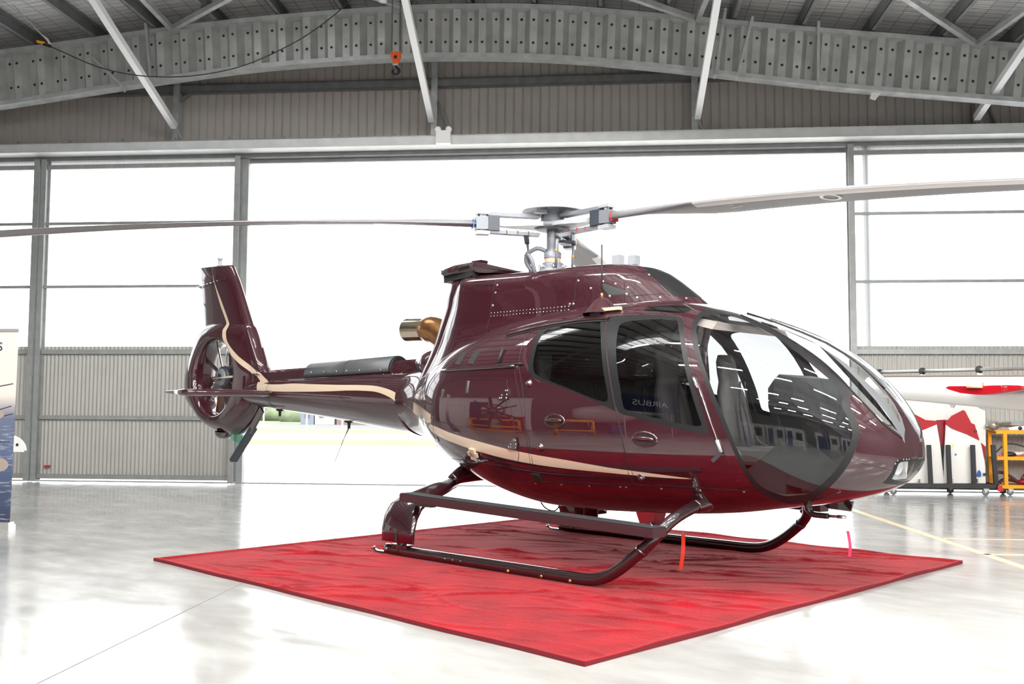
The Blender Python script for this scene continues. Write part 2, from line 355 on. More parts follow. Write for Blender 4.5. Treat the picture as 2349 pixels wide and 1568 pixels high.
MB().hbox(UL, UR, WV+.12, 26, -.13, -.01).build('apron', 'apron', kind='structure')
MB().hbox(-140, 120, WV+.12, 26, -.25, -.13).build('tarmac', 'apron', kind='structure')
def strip(name, v0, v1, m, z=-.02): MB().hbox(-160, 130, v0, v1, z-.2, z).build(name, m, kind='structure')
strip('grass_verge', 26, 33, 'grass_dry'); strip('gravel_path', 33, 43, 'apron'); strip('grass_strip', 43, 53, 'grass_dry'); strip('road', 53, 63, 'road'); strip('grass_field', 63, 330, 'grass_green')
# front wall above the header: pan-and-rib sheets
def rib_sheet(u0, u1, z0, z1, v, pitch=.159, d=.022, rib=.036):
    b = MB(); n = int(round((u1-u0)/pitch)); pu = (u1-u0)/n; prof = []
    for i in range(n):
        a = u0+i*pu; prof += [(a, 0), (a+pu-rib, 0), (a+pu-rib*.7, -d), (a+pu-rib*.3, -d)]
    prof.append((u1, 0)); k = len(prof)
    vs = [H(u, v-dd, z) for z in (z0, z1) for (u, dd) in prof]
    b.add(vs, [(i, i+1, k+i+1, k+i) for i in range(k-1)]); return b
def wave_sheet(u0, u1, z0, z1, v, pitch=.0762, amp=.013, per=6):
    b = MB(); n = max(1, int(round((u1-u0)/pitch))); k = n*per+1; us = [u0+(u1-u0)*i/(k-1) for i in range(k)]
    vs = [H(u, v+amp*math.cos(2*PI*i/per), z) for z in (z0, z1) for i, u in enumerate(us)]
    b.add(vs, [(i, i+1, k+i+1, k+i) for i in range(k-1)], 0, True); return b
wf = MB().hbox(UL, UR, WV+.10, WV+.13, 5.9, 9.3).build('wall_front', 'wall_sheet', kind='structure')
u = UL
while u < UR-.1:
    rib_sheet(u, u+.795, 6.0, 9.2, WV+.05).build('wall_sheet', 'wall_sheet', wf, fix=False); u += .795
MB().hbox(UL, UR, WV-.12, WV+.03, 7.16, 7.18).hbox(UL, UR, WV-.12, WV-.105, 7.16, 7.31).hbox(UL, UR, WV-.12, WV+.03, 7.295, 7.31).build('wall_girt', 'galv_dark', wf)
# header beam over the doors
hd = MB().hbox(UL, UR, WV-.5, WV+.0, 6.145, 6.165).hbox(UL, UR, WV-.5, WV-.485, 6.0, 6.165).hbox(UL, UR, WV-.47, WV+.06, 6.005, 6.02).build('trim_1', 'galv_light', kind='structure')
MB().hbox(UL, UR, WV-.52, WV-.46, 5.985, 6.0).build('beam_flange', 'galv_light', hd)
MB().hbox(UL, UR, WV-.10, WV+.05, 5.93, 6.0).build('door_track', 'galv_dark', hd)
MB().hbox(-6.35, 4.55, WV+.05, WV+.12, 5.86, 6.0).build('track_cover', 'galv_dark', hd)
for i in range(30):
    uu = UL+.55+i*1.005; MB().prism([(0, 0), (.09, 0), (0, .075)], .008, H(uu, WV-.42, 6.165), (UX, ZX, NX)).build('beam_stiffener', 'galv_dark', hd)
# wall posts between header and roof
for k, uu in enumerate((-12.2, -7.52, -2.70, 1.93, 6.72, 11.4)):
    p = MB().hbox(uu-.055, uu+.055, WV-.16, WV-.05, 6.165, 7.9).build('wall_post', 'galv', wf)
    MB().beam(H(uu+.06, WV-.1, 7.0 if k % 2 else 6.9), H(uu+.34, WV-.05, 6.2 if k % 2 == 0 else 7.25), .04, .04).build('fly_brace', 'galv_dark', wf)
# door leaves
def leaf(n, u0, u1, mull=None):
    g = thing('door_%d' % n, H((u0+u1)/2, WV, 0), kind='structure')
    for a in ((u0, u0+.10), (u1-.10, u1)):
        s = MB().hbox(a[0], a[1], WV-.17, WV-.155, .02, 5.95).hbox(a[0]+.04, a[1]-.04, WV-.155, WV-.02, .02, 5.95).hbox(a[0], a[1], WV-.02, WV-.005, .02, 5.95)
        s.build('stile', 'door_steel', g)
    for (z0, z1, dp) in ((.05, .13, .06), (1.13, 1.20, .05), (2.33, 2.41, .05), (3.55, 3.60, .05), (4.73, 4.78, .05), (5.78, 5.86, .06)):
        MB().hbox(u0+.07, u1-.07, WV-.02-dp, WV-.02, z0, z1).build('rail', 'door_steel', g)
    a = u0+.05
    while a < u1-.15:
        e = min(a+.762, u1-.05)
        wave_sheet(a, e, .06, 2.47, WV+.0).build('cladding_sheet', 'door_sheet', g, fix=False)
        wave_sheet(a, e, 2.45, 5.95, WV+.02, amp=.006).build('translucent_sheet', 'translucent', g, fix=False); a = e
    for z in (.25,): MB().hbox(u0+.2, u0+.3, WV-.07, WV-.03, z, z+.04).build('bolt_handle', 'red_mark', g)
    if mull:
        MB().hbox(mull-.05, mull+.05, WV+.06, WV+.16, .02, 5.95).build('rear_mullion', 'door_steel', g)
leaf(1, -14.0, -10.12); leaf(2, -10.08, -6.27); leaf(3, 4.53, 8.6, 4.88); leaf(4, 8.7, 12.6)
MB().hbox(-6.28, -6.16, WV-.02, WV+.10, .0, 5.93).build('trim_2', 'door_steel', kind='structure')
MB().hbox(UL, -14, WV, WV+.1, 0, 6.1).build('trim_3', 'wall_sheet', kind='structure'); MB().hbox(12.6, UR, WV, WV+.1, 0, 6.1).build('trim_4', 'wall_sheet', kind='structure')
MB().hbox(UL, UR, WV+.02, WV+.05, .0, .012).build('trim_5', 'galv_dark', kind='structure')
# side and back walls
MB().hbox(UL-.2, UL, VB, WV+.1, 0, 8).build('wall_left', 'side_wall', kind='structure')
MB().hbox(UR, UR+.2, VB, WV+.1, 0, 8).build('wall_right', 'side_wall', kind='structure')
MB().hbox(UL-.2, UR+.2, VB-.2, VB, 0, 9.2).build('wall_back', 'dark_wall', kind='structure')
# roof
TU = [-17.5, -14, -10.44, -9.2, -8.0, -5.62, -2.92, -.655, 1.18, 4.04, 7.14, 10.5, 14]
TT = [7.05, 7.38, 7.692, 7.81, 7.955, 8.165, 8.285, 8.225, 8.0, 7.64, 7.29, 6.92, 6.50]
TBm = [5.80, 6.25, 6.672, 6.83, 6.99, 7.258, 7.365, 7.285, 7.075, 6.655, 6.325, 5.93, 5.5]
from numpy import interp
_us = np.linspace(-17.4, 13.9, 120)
def sm(T):
    y = interp(_us, TU, T); k = np.ones(7)/7; yp = np.pad(y, 3, mode='edge'); return np.convolve(yp, k, 'valid')
_zt, _zb = sm(TT), sm(TBm)
zt = lambda u: float(interp(u, _us, _zt)); zb = lambda u: float(interp(u, _us, _zb))
cb = MB(); us = np.linspace(UL-.2, UR+.2, 48)
for (za, v0, v1) in ((.26, VB, WV+.1),):
    top = [[H(u, v0, zt(u)+za), H(u, v1, zt(u)+za), H(u, v1, zt(u)+za+.06), H(u, v0, zt(u)+za+.06)] for u in us]; cb.loft(top, smooth=False)
ceil = cb.build('ceiling', 'foil', kind='structure')
PUR = [5.82-1.115*k for k in range(-7, 21)]
for pu in PUR:
    if not (UL < pu < UR): continue
    z = zt(pu)+.02; b = MB()
    b.hbox(pu-.006, pu+.006, VB, WV-.0, z, z+.22).hbox(pu-.006, pu+.07, VB, WV, z, z+.012).hbox(pu-.006, pu+.07, VB, WV, z+.21, z+.222)
    b.build('purlin', 'galv_dark', ceil)
def arch(name, vc, main=False):
    g = thing(name, H(-2.4, vc, 7.3))
    us = np.linspace(UL+.03, UR-.03, 70)
    for nm, fz in (('top_chord', lambda u: zt(u)), ('bottom_chord', lambda u: zb(u)+.075)):
        rings = []
        for u in us:
            z = fz(u); rings.append([H(u, vc-.12, z-.075), H(u, vc+.12, z-.075), H(u, vc+.12, z), H(u, vc-.12, z)])
        MB().loft(rings, smooth=False).build(nm, 'galv', g)
    if not main:
        b = MB(); k = len(us); b.add([H(u, vc, zb(u)+.07) for u in us]+[H(u, vc, zt(u)-.07) for u in us], [(i, i+1, k+i+1, k+i) for i in range(k-1)]); b.build('web_sheet', 'web_galv', g, fix=False); return g
    pitch = .4355; off = -2.66; first = None
    # trapezoid corrugated web in sheets of five corrugations, holes as bolts
    k0 = int((UL-off)/pitch)+1; k1 = int((UR-off)/pitch)-1
    for k in range(k0, k1, 5):
        prof = []
        for j in range(k, min(k+5, k1)):
            a = off+j*pitch; prof += [(a, -.075), (a+.125, -.075), (a+.2175, .075), (a+.3425, .075)]
        prof.append((off+min(k+5, k1)*pitch, -.075)); n = len(prof)
        # ribs lean slightly outwards with the arch as on the photograph
        vs = [H(u+(0 if z < 0 else (u+2.4)*.012), vc+d, zb(u)+.07) for (u, d) in prof for z in (-1,)]+[H(u+(u+2.4)*.012, vc+d, zt(u)-.07) for (u, d) in prof]
        MB().add(vs, [(i, i+1, n+i+1, n+i) for i in range(n-1)]) if False else None
        b = MB(); b.add(vs, [(i, i+1, n+i+1, n+i) for i in range(n-1)]); b.build('web_sheet', 'web_galv', g, fix=False)
        for j in range(k, min(k+5, k1)):
            a = off+j*pitch
            if not -12 < a < 8.6: continue
            for du, dv, fr in ((.0625, -.077, (.24, .74)), (.28, .073, (.17, .67))):
                for fq in fr:
                    uu = a+du; q = 1-fq; z = zb(uu)+.07+(zt(uu)-zb(uu)-.14)*q; uu2 = uu+(uu+2.4)*.012*q
                    if first is None:
                        first = MB().lathe(H(uu2, vc+dv, z), -NX, [(.0, .004), (.020, .004), (.024, 0)], 10).build('bolt_hole', 'bolt_dark', g)
                    else: inst(first, H(uu2, vc+dv-.002, z), g)
    return g
TV = 6.93
tag(arch('arched_rafter', TV, True), 'galvanised arched rafter with corrugated web spanning above the hangar door', 'rafter')
for k, v in enumerate((-1.5, -10.5, -19.5, -28)):
    tag(arch('arched_rafter', v), 'arched rafter of the hangar roof, number %s in from the door, behind the camera' % ('two', 'three', 'four', 'five')[k], 'rafter')
# flybraces hanging over the rafter face
for (u0, z0, u1, z1, lab) in ((-8.62, 7.50, -8.02, 6.93, 'thin grey flybrace angle behind the leftmost white brace'), (-7.66, 8.08, -7.53, 6.94, 'short upright grey flybrace right of the leftmost white brace'), (2.36, 8.02, 2.19, 6.9, 'grey double angle flybrace right beside the third white brace'), (2.80, 7.86, 2.55, 6.88, 'pale slanted flybrace right of the double angle flybrace'), (3.86, 7.75, 3.84, 6.68, 'thin upright flybrace near the right end of the rafter')):
    b = MB().beam(H(u0, TV-.16, z0), H(u1, TV-.13, z1), .045, .045, NX); b.beam(H(u1, TV-.13, z1), H(u1-.03, TV-.1, z1-.05), .05, .012, NX)
    tag(b.build('flybrace', 'galv'), lab, 'brace', 'flybraces of the rafter')
# roof plane bracing (RHS diagonals at the top chord)
for (ua, ub, vb2, lab) in ((-7.204, -7.135, 5.84, 'roof diagonal tube running up left from the left rafter node'), (-7.18, -6.162, 6.10, 'roof diagonal tube running up right from the left rafter node'), (1.83, 1.231, 6.41, 'roof diagonal tube running up left from the right middle rafter node'), (1.902, 1.938, 6.25, 'steep roof tube going up from the right middle rafter node'), (6.306, 5.079, 5.59, 'roof diagonal tube running up left from the right rafter node'), (6.408, 6.571, 5.47, 'roof diagonal tube running up right from the right rafter node'), (-3.053, -3.131, 6.73, 'short roof tube end beside the chain of the hoist')):
    q = 2.6/(6.83-vb2) if ub > -3 or ub < -3.5 else 8; ue = ua+(ub-ua)*q; ve = 6.83-(6.83-vb2)*q
    MB().beam(H(ua, 6.80, zt(ua)-.045), H(ue, ve, zt(ue)-.05), .085, .085).build('roof_brace', 'galv', label=lab, cat='brace', group='roof plane braces')
# white inclined braces from header to the next roof frame
for (ua, za, du, lab) in ((-7.407, 6.433, -.012, 'leftmost of the four white square tube braces above the header beam'), (-2.691, 6.449, .02, 'white square tube brace beside the emergency light, second from left'), (1.949, 6.40, .025, 'white square tube brace second from the right above the doorway'), (6.577, 6.281, .10, 'rightmost of the four white square tube braces above the header')):
    a = H(ua, WV-.45, za); d = (UX*du-NX+ZX*.40).normalized(); end = a+d*(2.6 if ua > 6 else 3.6)
    g = thing('brace_tube', a, lab, 'brace', 'white inclined braces')
    MB().beam(a, end, .105, .105).build('square_tube', 'white_steel', g)
    MB().tube(spline([a+d*.02, a-d*.08+H(.02, 0, 0), H(ua+.10, WV-.36, za-.2), H(ua+.07, WV-.3, 6.24), H(ua+.13, WV-.25, 6.16)], 4), .010, 6).build('tie_rod', 'galv', g)
    MB().box(a-d*.05, (.06, .012, .06), (UX, NX, ZX)).build('end_plate', 'galv', g)
MB().prism([(-.06, 0), (.10, 0), (.0, -.13), (-.09, -.10)], .012, H(4.78, TV-.02, zb(4.78)), (UX, ZX, NX)).build('lug_plate', 'white_plastic', label='small white lug plate under the rafter bottom chord', cat='bracket')
# emergency twin spot
E0 = H(-2.455, WV-.52, 6.02)
g = thing('emergency_light', E0, 'white twin spot emergency light on the header beam', 'emergency light')
MB().prism([(-.13, 0), (.13, 0), (.125, .23), (-.125, .23)], .11, H(-2.455, WV-.57, 5.98), (UX, ZX, NX)).hbox(-2.58, -2.33, WV-.64, WV-.62, 5.98, 6.01).build('battery_box', 'white_plastic', g)
for s, tl in ((-1, -.5), (1, .5)):
    c = H(-2.455+s*.10, WV-.58, 6.235); ax = (UX*(-.35*s-.0)*0.6-NX+ZX*-.15).normalized()
    MB().lathe(c, ax, [(0, -.05), (.035, -.045), (.05, -.01), (.055, .04), (.048, .05), (0, .045)], 16).build('spot_lamp', 'white_plastic', g)
    MB().tube([H(-2.455+s*.1, WV-.57, 6.18), c], .016, 8).build('lamp_stem', 'white_plastic', g)
MB().tube([H(-2.66, WV-.1, 6.2), H(-2.655, WV-.12, 6.75), H(-2.665, WV-.12, 7.62)], .012, 6).build('conduit', 'galv_dark', wf)
# chain hoist
HU, HV = -3.07, 5.2
def at_uv(px, pyz): pass
g = thing('chain_hoist_hook', H(-3.07, 6.2, 7.1), 'orange hook block of a chain hoist hanging below the rafter', 'hoist')
hx = H(-3.07, 6.2, -.055)
MB().prism([(-.075, .10), (.075, .10), (.082, .03), (.05, -.055), (.03, -.10), (-.03, -.10), (-.05, -.055), (-.082, .03)], .085, hx+ZX*7.17, (UX, ZX, NX)).build('hook_block', 'orange', g)
MB().lathe(hx+ZX*7.18-NX*.044, -NX, [(0, .004), (.028, .003), (.03, 0)], 12).build('block_badge', 'hook_black', g)
hk = [(.0, .07), (.0, .03), (.035, .0), (.055, -.045), (.035, -.09), (-.01, -.10), (-.045, -.075), (-.05, -.04), (-.03, -.01)]
MB().tube(spline([hx+UX*a+ZX*(7.0+c) for a, c in hk], 5), [.02]*3+[.024]*38, 8) if False else None
pts = spline([hx+UX*a+ZX*(7.0+c) for a, c in hk], 5); MB().tube(pts, [.017+.009*math.sin(PI*i/(len(pts)-1)) for i in range(len(pts))], 8).build('hook', 'hook_black', g)
MB().hbox(-3.115, -3.025, 6.16, 6.24, 6.985, 7.025).build('hook_swivel', 'chrome', g)
for du in (-.07, .065):
    b = MB(); z = 7.30; i = 0
    while z < 8.16:
        p = hx+UX*du+ZX*z; ax = UX if i % 2 else NX
        b.tube([p+ax*(.012*math.cos(a))+ZX*(.02*math.sin(a)) for a in np.linspace(0, 2*PI, 9)], .004, 5, cap=False); z += .033; i += 1
    b.build('chain', 'chain_steel', g, kind='stuff')
MB().hbox(-3.25, -2.85, 6.05, 6.35, 8.15, 8.21).build('trolley_plate', 'galv_dark', g)
# black cable slung in front of the rafter and its rope
cz = [(-8.711, 7.263), (-8.444, 7.139), (-7.838, 6.882), (-7.13, 6.725), (-6.287, 6.703), (-5.419, 6.852), (-4.564, 7.221), (-3.999, 7.597), (-3.684, 7.872), (-3.4, 8.12)]
MB().tube(spline([H(a, 5.6, b) for a, b in cz], 6), .009, 6).build('power_cable', 'black_cable', label='thin black cable slung in a curve across the rafter', cat='cable')
g = thing('cable_plug', H(-8.8, 5.6, 7.28), 'yellow and black plug on the end of the slung cable', 'plug')
MB().beam(H(-8.70, 5.6, 7.262), H(-8.83, 5.6, 7.30), .04, .045).build('plug_body', 'black_rubber', g); MB().beam(H(-8.80, 5.6, 7.318), H(-8.93, 5.58, 7.345), .045, .03).build('plug_cover', 'yellow', g)
MB().tube([H(-8.72, 5.6, 7.30), H(-8.80, 5.6, 7.40), H(-8.948, 5.6, 7.549), H(-9.38, 5.6, 7.985)], .008, 6).tube([H(-8.70, 5.6, 7.29), H(-8.76, 5.6, 7.39), H(-8.86, 5.6, 7.46)], .009, 6).build('rope', 'rope_white', label='thin white rope holding up the cable plug from the roof', cat='rope')
MB().lathe(H(-3.304, 6.2, 8.07), ZX, [(0, 0), (.07, .01), (.075, .12), (.05, .14), (0, .14)], 16).build('junction_lamp', 'white_plastic', label='small white and black fitting above the rafter beside the hoist', cat='fitting')
# behind the camera: added glowing strips standing in for skylight rows, and the hangar's offices, seen in the reflections
stripm = None; STRIPN = 0
for k, v in enumerate((-3.2, -7.0, -13.0, -17.5, -23.5)):
    for j in range(9):
        uu = -13.5+j*3.0; z = zt(uu)-.32; c = H(uu, v, z)
        if uu < -7: continue
        g = thing('ceiling_light', c, 'long white strip lamp hung in rows under the hangar roof behind the camera', 'ceiling light', 'strip lamps under the roof')
        if stripm is None:
            h0 = MB().hbox(uu-.75, uu+.75, v-.08, v+.08, z+.012, z+.06).build('lamp_housing', 'white_plastic', g); d0 = MB().hbox(uu-.73, uu+.73, v-.06, v+.06, z-.08, z+.012).build('diffuser', 'led', g); stripm = (h0, d0, c)
        else:
            for s in stripm[:2]: inst(s, WLOC[s.name]-stripm[2]+c, g)

for (sv, u0, u1, lab) in ((-2.9, -6.7, -2.3, 'segmented white skylight over the left of the hangar, nearer the camera'), (2.35, -7.5, -4.2, 'segmented white skylight over the left of the hangar, nearer the big door')):
    g = thing('roof_skylight', H((u0+u1)/2, sv, 8.1), lab, 'skylight')
    for k in range(7):
        a = u0+(u1-u0)*k/7; b_ = u0+(u1-u0)*(k+.84)/7; z = min(zt(a), zt(b_))+.16
        MB().hbox(a, b_, sv-.5, sv+.5, z, z+.02).build('skylight_pane', 'skylight_pane', g)
    MB().hbox(u0-.05, u1+.05, sv-.58, sv-.52, zt(u0)+.08, zt(u0)+.2).hbox(u0-.05, u1+.05, sv+.52, sv+.58, zt(u0)+.08, zt(u0)+.2).build('skylight_frame', 'galv', g)
# ------------------------------------------------------------------ helicopter hull: section table (x, top, bottom, widest z, half width, exponents)
ST = np.array([[-2.14,1.8,1.09,1.45,0.37,2.0,2.0],[-1.95,1.825,1.05,1.45,0.41,2.0,2.0],[-1.7,1.86,0.99,1.44,0.49,2.1,2.1],[-1.45,1.9,0.94,1.42,0.62,2.3,2.2],[-1.2,1.97,0.85,1.38,0.79,2.5,2.3],[-0.9,2.08,0.72,1.33,0.91,2.6,2.35],[-0.5,2.2,0.58,1.3,0.985,2.6,2.4],[0.0,2.28,0.478,1.28,1.04,2.62,2.45],[0.5,2.32,0.46,1.27,1.075,2.66,2.5],[1.0,2.33,0.471,1.26,1.087,2.697,2.5],[1.5,2.29,0.493,1.24,1.07,2.779,2.5],[2.0,2.155,0.539,1.2,1.002,2.799,2.45],[2.4,2.005,0.605,1.16,0.895,2.779,2.4],[2.7,1.865,0.655,1.13,0.778,2.709,2.3],[2.92,1.71,0.709,1.1,0.656,2.667,2.2],[3.08,1.555,0.76,1.08,0.543,2.653,2.1],[3.2,1.405,0.818,1.06,0.423,2.59,2.0],[3.28,1.25,0.896,1.05,0.301,2.601,2.0],[3.32,1.045,1.035,1.04,0.006,2.0,2.0]])
